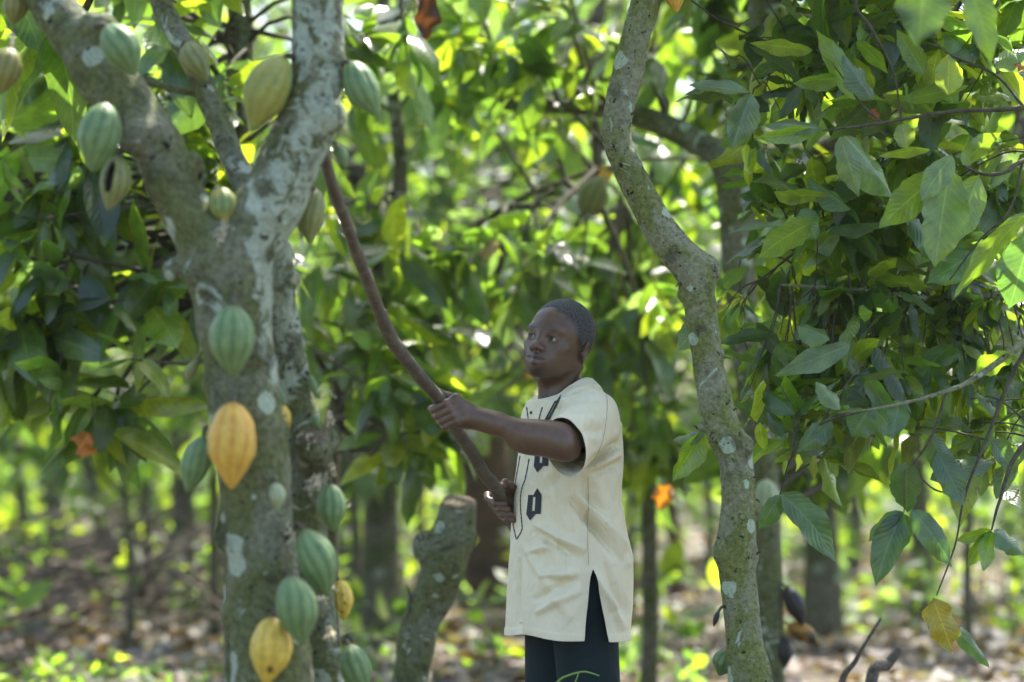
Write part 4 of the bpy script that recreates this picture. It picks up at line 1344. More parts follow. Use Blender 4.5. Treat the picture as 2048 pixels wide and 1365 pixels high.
single_leaf(rr_, "large yellowing leaf hanging from the lowest twig", (1866, 1196), (1908, 1318), 62, 6.75, (.34, .30, .03), .5, MDRY)
single_leaf(rr_, "small orange leaf", (1742, 218), (1762, 240), 20, 6.95, (.42, .12, .015), mat=MDRY)
single_leaf(rr_, "orange leaf", (2030, 128), (2056, 134), 18, 6.8, (.42, .12, .015), mat=MDRY)
single_leaf(rr_, "yellow orange leaf", (1692, 30), (1712, 84), 36, 7.4, (.42, .24, .02), mat=MDRY)

# withered leaves caught in other crowns
for (nm, lab, b0, t0, w, d, col) in (
        ("hanging_leaf", "orange withered leaf hanging in the air between the man and the crooked trunk", (1340, 970), (1308, 1020), 40, 9.6, (.50, .20, .02)),
        ("hanging_leaf", "orange leaf glowing among the dark leaves at the left", (180, 868), (140, 912), 54, 8.4, (.50, .18, .015)),
        ("hanging_leaf", "crumpled dark brown dead leaf hanging at the top, right of the upright limb", (850, -20), (862, 84), 52, 8.6, (.075, .028, .016)),
        ("hanging_leaf", "pinkish brown dried leaf lodged on a branch above the pole", (992, 482), (958, 524), 30, 10.0, (.42, .30, .24)),
        ("hanging_leaf", "small yellow leaf lodged beside the crooked trunk", (1200, 338), (1228, 358), 26, 9.8, (.48, .30, .02))):
    a, t = P(*b0, d), P(*t0, d)
    rt = root(nm, a, lab, "leaf", "withered leaves hanging among the trees")
    V, F, C, UV = leaf_batch(np.array([a]), np.array([t - a]), np.array([(0.2, -1, .5)]), np.array([np.linalg.norm(t - a)]), np.array([w / pxm(d)]), np.array([.8]), np.array([col], float), 12, 7, .5, int(b0[0]))
    add_part("blade", make_mesh("blade", V, F, MDRY, True, C, UV), rt)
    add_part("leaf_stalk", Geo().add(*tube(catmull([a, a + [0.01, .01, .05], a + [.0, .02, .13]], 3), .0016, 5, caps=False)).mesh("leaf_stalk", MTWIG), rt)

# climbing tendril in front of the man's legs
vt = root("vine", P(1110, 1400, 6.55) * [1, 1, 0], "thin bright green vine tendril curling in front of the man's trousers", "vine")
mv = simple_mat("tendril", (.14, .26, .04), (.24, .38, .07), 30, .6, 0)
q = catmull(np.array([P(1060, 1880, 6.55) * [1, 1, 0], P(1085, 1600, 6.55), P(1100, 1400, 6.55), P(1117, 1363, 6.55), P(1138, 1351, 6.55), P(1165, 1344, 6.55), P(1180, 1346, 6.55), P(1199, 1352, 6.55)]), 8)
add_part("stem", Geo().add(*tube(q, np.linspace(.004, .0016, len(q)), 7)).mesh("stem", mv), vt)
q = catmull(np.array([P(1157, 1346, 6.55), P(1154, 1356, 6.54), P(1150, 1368, 6.54), P(1158, 1372, 6.54)]), 6)
add_part("curl", Geo().add(*tube(q, .0014, 6)).mesh("curl", mv), vt)

# dead forked branch lying at the lower right
ds = root("dead_branch", P(1740, 1330, 8.2) * [1, 1, 0], "dead forked grey branch sticking up from the ground at the lower right", "branch")
ms = simple_mat("grey_dead_wood", (.05, .045, .038), (.17, .155, .13), 60, .95, .8, .01)
z0 = P(1690, 1500, 8.0) * [1, 1, 0] + [0, 0, .01]
q = catmull(np.array([z0, P(1680, 1400, 8.0), P(1712, 1320, 8.0), P(1762, 1236, 8.0)]), 6)
add_part("stem", Geo().add(*tube(q, np.linspace(.015, .004, len(q)), 9, .2, 20)).mesh("stem", ms), ds)
q = catmull(np.array([z0 + [.02, 0, .03], P(1742, 1366, 8.05), P(1772, 1330, 8.1), P(1802, 1298, 8.1)]), 6)
add_part("side_branch", Geo().add(*tube(q, np.linspace(.024, .012, len(q)), 9, .5, 24)).mesh("side_branch", ms), ds)
# ================================================================== the man and his pole
from mathutils.bvhtree import BVHTree


def skin_material():
    m, nt, N, L, B = mat_new("skin")
    at = nn(N, "ShaderNodeAttribute", attribute_name="col")
    tc = N.new("ShaderNodeTexCoord").outputs['Object']
    n = noise(N, L, tc, 60, 4)
    c = mixc(N, L, 1.0, at.outputs['Color'], ramp(N, L, n, [(.3, .82), (.7, 1.15)]), 'MULTIPLY')
    L.new(c, B.inputs['Base Color'])
    B.inputs['Roughness'].default_value = .34
    B.inputs['Specular IOR Level'].default_value = .5
    B.inputs['Subsurface Weight'].default_value = .08
    B.inputs['Subsurface Radius'].default_value = (.01, .004, .002)
    B.inputs['Subsurface Scale'].default_value = .5
    bump(N, L, noise(N, L, tc, 500, 3), .25, .0012, B)
    return m


def cloth_material(name, c1, c2, weave=900, wr=.95, rough=.85):
    m, nt, N, L, B = mat_new(name)
    tc = N.new("ShaderNodeTexCoord").outputs['Object']
    n1 = noise(N, L, tc, 7, 4, .6)
    c = mixc(N, L, ramp(N, L, n1, [(.3, 0), (.7, 1)]), c1, c2)
    L.new(c, B.inputs['Base Color'])
    B.inputs['Roughness'].default_value = rough
    B.inputs['Specular IOR Level'].default_value = .2
    mp = N.new("ShaderNodeMapping")
    mp.inputs['Rotation'].default_value = (0.2, .5, .3)
    mp.inputs['Scale'].default_value = (1, 1, .45)
    L.new(tc, mp.inputs[0])
    w = noise(N, L, mp.outputs[0], 26, 4, .55, .8)
    b1 = bump(N, L, w, wr, .010, None)
    bump(N, L, noise(N, L, tc, weave, 2), .25, .0008, B, b1)
    return m


MSKIN = skin_material()
MHAIR = simple_mat("short_hair", (.006, .006, .007), (.125, .125, .132), 240, .6, 1.0, .008, .5, detail=3)  # pale specks put glints of light into the hair colour
MSHIRT = cloth_material("cream_cotton", (.74, .675, .47), (.81, .745, .55))
MTROU = cloth_material("dark_denim", (.008, .018, .022), (.014, .028, .033), 700, .5)
MTHREAD = simple_mat("dark_thread", (.026, .028, .034), (.085, .090, .100), 600, .8, .4, .001)
MSHOE = simple_mat("shoe_rubber", (.02, .018, .016), (.04, .035, .03), 30, .7)

man_loc = P(1140, 1000, 7.0)
man_loc[2] = 0.0
man = root("person", man_loc, "man in cream embroidered tunic and dark trousers raising a long pole with both hands", "person")

# ---- head frame
yaw, pit, rol = math.radians(33), math.radians(11), math.radians(9)
Fh = np.array([-math.sin(yaw), -math.cos(yaw), 0])
Z = np.array([0, 0, 1.])
Lh = np.array([math.cos(yaw), -math.sin(yaw), 0])
HF = Fh * math.cos(pit) + Z * math.sin(pit)
HU0 = Z * math.cos(pit) - Fh * math.sin(pit)
HL = Lh * math.cos(rol) - HU0 * math.sin(rol)
HU = HU0 * math.cos(rol) + Lh * math.sin(rol)
HR = np.stack([HL, HF, HU])
HO = P(1118, 690, 6.98)


def hp(a, b, c):
    return HO + a * HL + b * HF + c * HU


# ---- joints
SLj, SRj = P(1190, 832, 6.86), P(1092, 838, 7.14)
ELj, WLj = P(1124, 888, 6.60), P(946, 834, 6.625)
ERj, WRj = P(1150, 1010, 7.29), P(1036, 1000, 7.085)

lo = np.array([P(840, 0, 6.6)[0], 6.40, 0.84])
hi = np.array([P(1262, 0, 6.9)[0], 7.36, 1.75])
body = Field(lo, hi, .0022)
b = body
# torso under the shirt
b.cap(P(1140, 1130, 7.0), P(1138, 900, 7.0), .10, .10, .03)
b.cap(P(1165, 870, 6.93), P(1110, 870, 7.07), .075, .075, .04)
b.cap(SLj + [0, 0, -.012], SRj + [0, 0, -.012], .042, .042, .04)
# neck
b.cap(P(1121, 735, 7.0), P(1128, 835, 7.01), .054, .062, .02)
b.cap(P(1098, 830, 7.0), P(1082, 842, 7.02), .045, .04, .03)
b.cap(hp(-.02, .02, -.085), P(1085, 815, 6.97), .012, .010, .02)
b.cap(hp(.066, -.02, -.05), P(1092, 815, 6.96), .014, .010, .018)
# left arm, upper arm hangs in the sleeve, forearm muscles
b.cap(SLj, ELj, .044, .043, .02)
b.cap(ELj, WLj, .040, .0235, .02)
b.ell(ELj * .74 + WLj * .26 + [0, 0, -.004], (.075, .036, .043), .03, R=np.stack([unit(WLj - ELj), unit(np.cross(Z, WLj - ELj)), Z]))
b.ell(ELj + [.022, .004, -.018], (.022, .022, .022), .02)
b.cap(ELj * .25 + WLj * .75, WLj + [-.012, 0, 0], .026, .0255, .02)
# right arm behind the body
b.cap(SRj, ERj, .045, .038, .02)
b.cap(ERj, WRj, .037, .024, .02)


def finger(pts, r0, r1, k=.004):
    for i in range(len(pts) - 1):
        t0, t1 = i / (len(pts) - 1), (i + 1) / (len(pts) - 1)
        b.cap(pts[i], pts[i + 1], r0 + (r1 - r0) * t0, r0 + (r1 - r0) * t1, k if i else .007)
        b.ell(pts[i + 1], (r0 * 1.06 + (r1 - r0) * t1,) * 3, .003)


NAILS = []
# left hand: palm, four fingers over the front of the pole, thumb along its far side
sx, sy = .545, .838
hand_d = 6.622
for i, t in enumerate((2, 17, 31, 44)):
    S = (884 + sx * t, 808 + sy * t)
    rf = (.0095, .0098, .0092, .0080)[i]
    mcp = P(S[0] + 27 - i * 1.0, S[1] - 12 + i * 2, hand_d - .012)
    pts = [mcp,
           P(S[0] + 6, S[1] - 2, hand_d - .030),
           P(S[0] - 17, S[1] + 9, hand_d - .020),
           P(S[0] - 22, S[1] + 9, hand_d + .004),
           P(S[0] - 14, S[1] + 5, hand_d + .021)]
    finger(pts, rf + .0010, rf - .0010)
    b.cap(mcp, WLj * .7 + P(925, 830, hand_d) * .3, rf + .003, .020, .012)
    b.ell(mcp + [0, -.006, 0.002], (.0085,) * 3, .006)
b.ell(P(922, 829, hand_d - .004), (.034, .017, .031), .014, R=np.stack([unit(WLj - P(895, 825, 6.62)), [0, 1, 0], Z]))
b.cap(P(915, 846, hand_d), P(938, 846, hand_d + .004), .013, .014, .012)
finger([P(936, 822, hand_d + .012), P(915, 801, hand_d + .026), P(899, 794, hand_d + .030), P(879, 785, hand_d + .030)], .0128, .0092, .006)
# right hand: palm behind the pole, fingers come round the left side to the front
for i, t in enumerate((0, 13, 26, 38)):
    S = (999 + .5 * t, 1003 + .85 * t)
    rf = (.0096, .0098, .0092, .0080)[i]
    pts = [P(S[0] - 6, S[1] - 10, 7.035),
           P(S[0] - 25 + i * 1.5, S[1] - 13 + i, 7.015),
           P(S[0] - 24 + i * 2, S[1] - 4, 6.985),
           P(S[0] - 8, S[1] + 5, 6.962),
           P(S[0] + 10, S[1] + 6, 6.965)]
    finger(pts, rf - .0004, rf - .0018, .002)
b.ell(P(1014, 1004, 7.04), (.036, .018, .034), .014)
b.cap(P(1014, 1004, 7.045), WRj, .024, .024, .02)
b.cap(P(1015, 990, 7.03), P(1021, 974, 7.01), .014, .013, .01)
finger([P(1021, 974, 7.01), P(1010, 967, 6.998), P(1004, 974, 6.985)], .0125, .0098, .005)

# ---- head
E3 = lambda c, r, k=.01, mode='add', tilt=0: b.ell(hp(*c), r, k, mode, HR if not tilt else (Matrix.Rotation(tilt, 3, 'X') @ Matrix(HR.tolist())))
E3((0, -.009, .036), (.078, .095, .089), .01)
E3((0, .030, .022), (.066, .066, .070), .03)
E3((0, .025, -.022), (.0625, .066, .080), .03)
E3((0, .034, -.070), (.042, .043, .030), .03)
for s in (-1, 1):
    b.cap(hp(s * .052, -.002, -.040), hp(s * .022, .062, -.083), .014, .014, .03)      # jaw line
    E3((s * .048, .058, -.020), (.018, .021, .014), .016)                                 # cheekbone
    E3((s * .036, .062, -.046), (.018, .018, .022), .025)
    E3((s * .031, .083, .0240), (.022, .011, .0085), .016)                               # brow
    b.ell(hp(s * .034, .104, -.002), (.0185, .0175, .0130), .010, 'sub', HR)              # socket
E3((0, .073, -.090), (.018, .017, .015), .016)                                           # chin
E3((0, .078, -.058), (.034, .020, .028), .022)                                           # muzzle
for s in (-1, 1):
    b.ell(hp(s * .0345, .0785, .000), (.0155, .0150, .0135), .005, 'add', HR)            # lids
    b.ell(hp(s * .0345, .0960, -.0003), (.0150, .013, .0062), .001, 'sub', HR)           # opening
    b.cap(hp(s * .020, .0925, .0078), hp(s * .046, .0865, .0068), .0026, .0026, .002)
    b.cap(hp(s * .022, .0915, -.0078), hp(s * .044, .0860, -.0070), .0022, .0022, .002)
b.cap(hp(0, .090, .010), hp(0, .107, -.024), .0075, .0095, .012)                         # nose
E3((0, .1105, -.0290), (.0125, .0125, .0105), .008)
for s in (-1, 1):
    E3((s * .0150, .099, -.0315), (.0095, .0125, .0088), .007)
    b.cap(hp(s * .0085, .108, -.0400), hp(s * .0085, .100, -.033), .0038, .003, .003, 'sub')
# lips
b.cap(hp(-.026, .0865, -.0565), hp(0, .0985, -.0525), .0046, .0066, .005)
b.cap(hp(.026, .0865, -.0565), hp(0, .0985, -.0525), .0046, .0066, .005)
b.cap(hp(-.020, .0885, -.0675), hp(0, .0970, -.0690), .0055, .0076, .005)
b.cap(hp(.020, .0885, -.0675), hp(0, .0970, -.0690), .0055, .0076, .005)
for s in (-1, 1):
    b.cap(hp(s * .032, .0885, -.0575), hp(0, .1085, -.0606), .0018, .0024, .002, 'sub')
# ears
for s in (-1, 1):
    tz = Matrix.Rotation(s * .45, 3, 'Z') @ Matrix(HR.tolist())
    A = [[HL[i] * math.cos(.60) * 1 - s * HF[i] * math.sin(.60) for i in range(3)], [HF[i] * math.cos(.60) + s * HL[i] * math.sin(.60) for i in range(3)], list(HU)]
    b.ell(hp(s * .082, -.010, -.008), (.0080, .020, .032), .006, 'add', A)
    b.ell(hp(s * .0905, -.004, -.005), (.0070, .0120, .020), .004, 'sub', A)
    b.ell(hp(s * .082, .002, -.014), (.006, .006, .008), .004, 'add', A)

V, F = body.mesh()
V = relax(V, F, 1, .35)
del body


def hl(V):
    return (V - HO) @ HR.T


q = hl(V)
base = np.array([.118, .069, .043])
C = np.repeat(base[None], len(V), 0)
C *= (1 + .16 * fbm(V * 14, 3, 3))[:, None]


def paint(w, c):
    global C
    C = C * (1 - w[:, None]) + np.array(c) * w[:, None]


def blob(c, r):
    d = np.linalg.norm((q - np.array(c)) / np.array(r), axis=1)
    return np.clip(1.6 - 1.6 * d, 0, 1)


head_on = q[:, 2] > -.13
paint(blob((0, .105, -.055), (.032, .02, .0095)) * .8 * head_on, (.060, .034, .030))
paint(blob((0, .103, -.0612), (.030, .022, .0030)) * .85 * head_on, (.012, .007, .006))  # shade in the crease between the lips, painted as a dark line
paint(blob((0, .102, -.070), (.026, .02, .0085)) * .75 * head_on, (.150, .085, .075))
for s in (-1, 1):
    paint(blob((s * .031, .096, .0225), (.023, .02, .0055)) * .75, (.014, .010, .009))      # eyebrows
    paint(blob((s * .016, .100, -.0455), (.022, .02, .0045)) * .25, (.018, .013, .012))     # moustache
paint(blob((0, .080, -.094), (.036, .04, .022)) * .72, (.018, .013, .012))                  # goatee
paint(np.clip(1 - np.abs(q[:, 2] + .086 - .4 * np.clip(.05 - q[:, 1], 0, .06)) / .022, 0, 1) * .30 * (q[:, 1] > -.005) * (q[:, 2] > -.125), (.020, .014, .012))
lim_ = np.interp(q[:, 2], [-.07, -.045, -.03, .0, .035, .060, .080, .11], [-.060, -.045, .006, .012, .030, .045, .066, .07])
lim_ = np.where(np.abs(q[:, 0]) < .045, np.interp(q[:, 2], [.03, .065, .080, .095, .12], [-.02, .03, .070, .080, .09]), lim_)
paint(np.clip(1 + (lim_ + .007 - q[:, 1]) / .012 + .5 * vnoise(V * 420, 4), 0, 1) * .75 * (q[:, 2] > .004) * (np.abs(q[:, 0]) < .081), (.014, .013, .013))
for s in (-1, 1):
    paint(blob((s * .034, .093, .0070), (.018, .02, .0024)) * .8, (.016, .010, .008))
    paint(blob((s * .0085, .106, -.0385), (.0045, .010, .0035)), (.010, .006, .005))  # shade of the nostril hollows painted into the skin
# palms and finger pads are paler
for pt, r in ((P(1003, 975, 6.99), .016), (P(880, 787, 6.66), .010)):
    paint(np.clip(1.5 - np.linalg.norm(V - pt, axis=1) / r, 0, 1) * .5, (.26, .12, .075))
me = make_mesh("body", V, F, MSKIN, True, C)
add_part("body", me, man)

# ---- eyes
meye, nt, N_, L_, B_ = mat_new("eye")
at = nn(N_, "ShaderNodeAttribute", attribute_name="col")
L_.new(at.outputs['Color'], B_.inputs['Base Color'])
B_.inputs['Roughness'].default_value = .12
for s in (-1, 1):
    ec = hp(s * .0345, .0778, .000)
    gaze = unit(HF * .93 - HL * .28 + HU * .10)
    u_, v_ = np.meshgrid(np.linspace(0, math.pi, 25), np.linspace(0, 2 * math.pi, 32, endpoint=False), indexing='ij')
    g1 = unit(np.cross(gaze, Z))
    g2 = np.cross(g1, gaze)
    Ve = ec + .0128 * (np.cos(u_)[..., None] * gaze + np.sin(u_)[..., None] * (np.cos(v_)[..., None] * g1 + np.sin(v_)[..., None] * g2)).reshape(-1, 3) if False else \
        ec + .0128 * (np.cos(u_)[..., None] * gaze + (np.sin(u_) * np.cos(v_))[..., None] * g1 + (np.sin(u_) * np.sin(v_))[..., None] * g2).reshape(-1, 3)
    i_, j_ = np.meshgrid(np.arange(24), np.arange(32), indexing='ij')
    Fe = np.stack([i_ * 32 + j_, (i_ + 1) * 32 + j_, (i_ + 1) * 32 + (j_ + 1) % 32, i_ * 32 + (j_ + 1) % 32], -1).reshape(-1, 4)
    ang = u_.ravel()
    Ce = np.where(ang[:, None] < .22, [[.004, .004, .004]], np.where(ang[:, None] < .54, [[.010, .005, .003]], [[.34, .30, .25]]))
    add_part("eye", make_mesh("eye", Ve, Fe, meye, True, Ce), man)

# ---- hair cap
hf = Field(HO - .17, HO + .17, .0025)
hf.ell(hp(0, -.009, .036), (.0820, .0985, .0930), 0, 'add', HR)
hf.ell(hp(0, .030, .022), (.0685, .0685, .0735), .025, 'add', HR)
Vh, Fh_ = hf.mesh()
qh = hl(Vh)
# hairline: forehead edge, temple corner, sideburn, nape
a_ = np.abs(qh[:, 0])
front = .086 - .55 * np.clip(a_ - .030, 0, 1) - 22 * np.clip(a_ - .040, 0, 1) ** 2 * 1.0
lim = np.interp(qh[:, 2], [-.07, -.045, -.03, .0, .035, .060, .080, .11], [-.060, -.045, .006, .012, .030, .045, .066, .07])
lim = np.where(a_ < .045, np.interp(qh[:, 2], [.03, .065, .080, .095, .12], [-.02, .03, .070, .080, .09]), lim)
keep = (lim + .007 - qh[:, 1]) + .0035 * vnoise(Vh * 160, 5)
lowcut = qh[:, 2] + np.interp(qh[:, 1], [-.12, -.06, -.035, -.030, .012], [.062, .060, -.020, -.028, .035])
s_ = np.minimum(keep, lowcut)
ctr = HO + HU * .02
Vh -= (Vh - ctr) / np.linalg.norm(Vh - ctr, axis=1)[:, None] * (.0042 * np.clip(1 - s_ / .016, 0, 1))[:, None]
Vh += (Vh - ctr) / np.linalg.norm(Vh - ctr, axis=1)[:, None] * (.0008 * vnoise(Vh * 330, 8))[:, None]
Vh, Fh_ = clip_mesh(Vh, Fh_, s_)
ho = add_part("hair", make_mesh("hair", Vh, Fh_, MHAIR), man, "very short black hair")

# ---- shirt
py_ = np.array([760, 800, 850, 930, 1000, 1060, 1110, 1200, 1285.])
zz = np.array([P(1140, p, 7.0)[2] for p in py_])[::-1]


def tab(vals):
    return lambda z: np.interp(z, zz, np.array(vals, float)[::-1]).astype(np.float32)


cxp = [1125, 1138, 1144, 1139, 1133, 1136, 1143, 1140, 1137]
TX = tab([P(c, 900, 7.0)[0] for c in cxp])
TY = tab(np.radians([55, 55, 57, 62, 67, 70, 72, 72, 72]))
TW = tab([.10, .135, .168, .180, .185, .192, .20, .212, .218])
TD = tab([.07, .098, .112, .124, .134, .146, .157, .158, .156])


def torso_local(X):
    z = X[..., 2]
    yw = TY(z)
    dx, dy = X[..., 0] - TX(z), X[..., 1] - 7.0
    fx, fy = -np.sin(yw), -np.cos(yw)
    lx, ly = np.cos(yw), -np.sin(yw)
    return dx * lx + dy * ly, dx * fx + dy * fy, z


def torso_sdf(X):
    a, bb, z = torso_local(X)
    w, d = TW(z), TD(z)
    th = np.arctan2(bb / d, a / w)
    ampl = np.interp(z, [.8, 1.0, 1.15, 1.3], [.030, .022, .010, 0.0])
    w = w * (1 + ampl * np.sin(5 * th + 2.0 + 2.5 * z) + ampl * .6 * np.sin(9 * th + 4 * z))
    d = d * (1 + ampl * np.sin(5 * th + 2.0 + 2.5 * z) + ampl * .6 * np.sin(9 * th + 4 * z))
    p = 2.25
    k0 = (np.abs(a / w) ** p + np.abs(bb / d) ** p) ** (1 / p)
    dd = (k0 - 1) * np.minimum(w, d) * 1.1
    return np.maximum(dd, z - P(0, 805, 7.0)[2])


sh = Field((TX(1.0) - .30, 6.45, .74), (TX(1.0) + .24, 7.42, 1.58), .0035)
sh.blend(torso_sdf, sh.lo, sh.lo + sh.h * sh.n, 0)
sh.cap(SLj + [-.01, 0, -.006], SRj + [0, 0, -.004], .058, .058, .05)
sh.cap(P(1128, 835, 7.0), P(1124, 765, 7.01), .080, .062, .045)
sh.ell(P(1165, 800, 7.0), (.055, .08, .060), .05)
armL = unit(ELj - SLj)
end = SLj + (ELj - SLj) * .90
sh.cap(SLj, end + armL * .20 + [.004, 0, -.006], .060, .070, .035)
sh.cap(SLj + [0, 0, -.03], end + armL * .20 + [.012, 0, -.036], .045, .060, .03)
armR = unit(ERj - SRj)
endR = SRj + (ERj - SRj) * .7
sh.cap(SRj, endR + armR * .05, .060, .070, .035)
Vs, Fs = sh.mesh()
Vs = relax(Vs, Fs, 2, .5)


def vnormals(V, F):
    fn = np.cross(V[F[:, 2]] - V[F[:, 0]], V[F[:, 3 if F.shape[1] == 4 else 1]] - V[F[:, 1 if F.shape[1] == 4 else 0]])
    nrm = np.zeros_like(V)
    for k in range(F.shape[1]):
        for ax in range(3):
            nrm[:, ax] += np.bincount(F[:, k], fn[:, ax], len(V))
    return nrm / (np.linalg.norm(nrm, axis=1)[:, None] + 1e-12)


def project(V):
    """photo pixel of world points (used while modelling the folds)"""
    x, y, z = V[:, 0], V[:, 1], V[:, 2] - CAM_Z
    f = y * _c + z * _s
    u = -y * _s + z * _c
    return 1024 + FPX * x / f, 682.5 - FPX * u / f


nrm = vnormals(Vs, Fs)
X_, Y_ = project(Vs)
FOLDS = [  # x0,y0,x1,y1,width px,height m
    (1118, 815, 1150, 782, 7, .006), (1150, 782, 1205, 778, 7, .006), (1135, 800, 1200, 795, 6, -.006),
    (1128, 830, 1200, 848, 8, .008), (1140, 845, 1198, 868, 7, -.008), (1150, 862, 1200, 886, 7, .006),
    (1172, 930, 1236, 886, 7, -.011), (1178, 940, 1238, 905, 8, .010), (1190, 905, 1234, 860, 7, .008),
    (1180, 955, 1240, 925, 7, -.006), (1165, 950, 1185, 1060, 10, -.008), (1185, 950, 1215, 1040, 10, .007),
    (1150, 985, 1250, 1095, 9, .012), (1140, 1000, 1245, 1120, 9, -.010), (1190, 1040, 1256, 1130, 8, .007),
    (1095, 950, 1135, 1060, 12, .007), (1075, 1050, 1165, 1100, 9, .008), (1070, 1065, 1160, 1118, 8, -.007),
    (1060, 1105, 1120, 1085, 8, .006), (1085, 1150, 1165, 1150, 9, .007), (1070, 1200, 1165, 1150, 8, -.006),
    (1075, 1225, 1160, 1180, 8, .006), (1185, 1140, 1225, 1215, 8, .008), (1210, 1130, 1250, 1230, 8, -.007),
    (1200, 1160, 1245, 1255, 7, .006), (1040, 1120, 1040, 1265, 5, -.007), (1050, 1120, 1052, 1265, 6, .005),
    (1170, 960, 1176, 1130, 3, .004), (1120, 935, 1098, 985, 9, -.006), (1046, 1090, 1140, 1235, 10, .005),
]
near = np.clip(-nrm[:, 1] * 2, 0, 1)
disp = np.zeros(len(Vs))
for x0, y0, x1, y1, wd, h in FOLDS:
    dx, dy = x1 - x0, y1 - y0
    t = ((X_ - x0) * dx + (Y_ - y0) * dy) / (dx * dx + dy * dy)
    tc_ = np.clip(t, 0, 1)
    e = np.hypot(X_ - x0 - tc_ * dx, Y_ - y0 - tc_ * dy)
    wv = wd * (.7 + .6 * tc_)
    disp += 2.4 * h * np.exp(-(e / wv) ** 2) * np.sin(math.pi * np.clip(.06 + .88 * t, 0, 1)) ** .6
disp = disp * near
far = 1 - near
disp += .004 * far * fbm(Vs * np.array([9, 9, 4.]), 9)
disp += .0018 * (1 - 2 * np.abs(fbm(Vs * np.array([13, 13, 11.]), 57, 2))) * near
disp += .0030 * fbm(Vs @ np.array([[1, 0, .5], [0, 1, 0], [-.5, 0, 1]]) * np.array([20, 20, 9.]), 21)
sl0 = np.abs((Vs - end - armL * .012) @ unit(armL + [-.72, 0, .12]))
disp *= np.where(np.linalg.norm(Vs - end, axis=1) < .16, np.clip(sl0 / .05, .12, 1), 1)
Vs = Vs + nrm * disp[:, None]
# openings
aL, bL, zL = torso_local(Vs)
hem = Vs[:, 2] - (P(0, 1268, 7.0)[2] + .006 * np.sin(aL * 20) - .010 * np.clip(-bL / .15, 0, 1))
zap, zhem = P(0, 1136, 6.9)[2], P(0, 1268, 6.9)[2]
t_ = np.clip((zap - Vs[:, 2]) / (zap - zhem), 0, 2)
cen = .010 - .012 * t_
slit = np.abs(bL - cen) - (.0015 + .029 * t_ ** .85)
slit = np.where(Vs[:, 2] < zap, slit, .01 + (Vs[:, 2] - zap))
pf, pb = P(1072, 824, 6.97), P(1172, 752, 7.06)
lat = np.array([.57, -.82, 0])
pn = unit(np.cross(pb - pf, lat))
if pn[2] < 0:
    pn = -pn
na, nb = P(1128, 835, 7.0), P(1122, 760, 7.015)
ax_ = unit(nb - na)
rel = Vs - na
rad_ = np.linalg.norm(rel - (rel @ ax_)[:, None] * ax_, axis=1)
neck = -np.minimum((Vs - pf) @ pn, .088 - rad_)
# the ring of each sleeve: only the part of the shirt round that arm is cut
relL = Vs - SLj
alongL = relL @ armL
rL = np.linalg.norm(relL - alongL[:, None] * armL, axis=1)
sleeveL = -np.minimum((Vs - end - armL * .012) @ unit(armL + [-.72, 0, .12]), .150 - rL)
relR = Vs - SRj
alongR = relR @ armR
rR = np.linalg.norm(relR - alongR[:, None] * armR, axis=1)
sleeveR = -np.minimum((Vs - endR) @ armR, np.minimum(.10 - rR, (Vs[:, 1] - 7.10)))
body_in = -torso_sdf(Vs.astype(np.float32))            # never cut the torso panel with the sleeve plane
cutS = np.where(body_in > -.012, .05, sleeveL)
cutR = np.where(body_in > -.012, .05, sleeveR)
sfield = np.minimum.reduce([hem, slit, neck, cutS, cutR])
# thicker hems
edge = np.minimum.reduce([np.abs(hem), np.where(body_in > -.012, 1, np.abs(sleeveL)) + 0])
Vs = Vs + nrm * (.0016 * (np.clip((.021 - edge) / .003, 0, 1)))[:, None]
Vs, Fs = clip_mesh(Vs, Fs, sfield)
# drop crumbs that lost contact
par = np.arange(len(Vs))
for _ in range(400):
    mn = par[Fs].min(1)
    np.minimum.at(par, Fs.ravel(), np.repeat(mn, 3))
    new = par[par]
    if (new == par).all() and (par[Fs].min(1) == par[Fs].max(1)).all():
        break
    par = new
lab, cnt = np.unique(par[Fs[:, 0]], return_counts=True)
big = lab[cnt > 400]
Fs = Fs[np.isin(par[Fs[:, 0]], big)]
shirt = add_part("shirt", make_mesh("shirt", Vs, Fs, MSHIRT), man, "cream short sleeved tunic with dark embroidery and side slit")
sm = shirt.modifiers.new("thickness", 'SOLIDIFY')
sm.thickness = .0022
sm.offset = -1
bvh = BVHTree.FromPolygons([tuple(v) for v in Vs], [tuple(int(i) for i in f) for f in Fs])
camv = Vector((0, 0, CAM_Z))


def on_shirt(px, py, lift=.0015):
    for k in range(10):
        d = Vector(P(px + k * 1.5, py, 6.0)) - camv
        d.normalize()
        loc, n, i, dist = bvh.ray_cast(camv, d)
        if loc is not None and 6.55 < loc.y < 7.2:
            if n.dot(d) > 0:
                n = -n
            return np.array(loc + n * lift)
    return None


def braid(pts, r=.0017, n=8):
    out = []
    for p in catmull(pts, n):
        w = on_shirt(p[0], p[1], .001)
        if w is not None and (not out or np.linalg.norm(w - out[-1]) < .05):
            out.append(w)
    return tube(np.array(out), r * (1 + .25 * np.sin(np.arange(len(out)) * 2.0)), 6, caps=False)


for ln in ([(1054, 815), (1058, 845)], [(1085, 815), (1080, 832), (1077, 846)],
           [(1041, 912), (1034, 950), (1030, 980), (1027, 1020), (1027, 1049), (1033, 1078)],
           [(1059, 918), (1051, 958), (1045, 975), (1041.5, 996), (1042, 1020), (1043.7, 1040), (1044.3, 1060), (1034, 1079)]):
    add_part("placket_braid", Geo().add(*braid(ln)).mesh("placket_braid", MTHREAD), shirt)


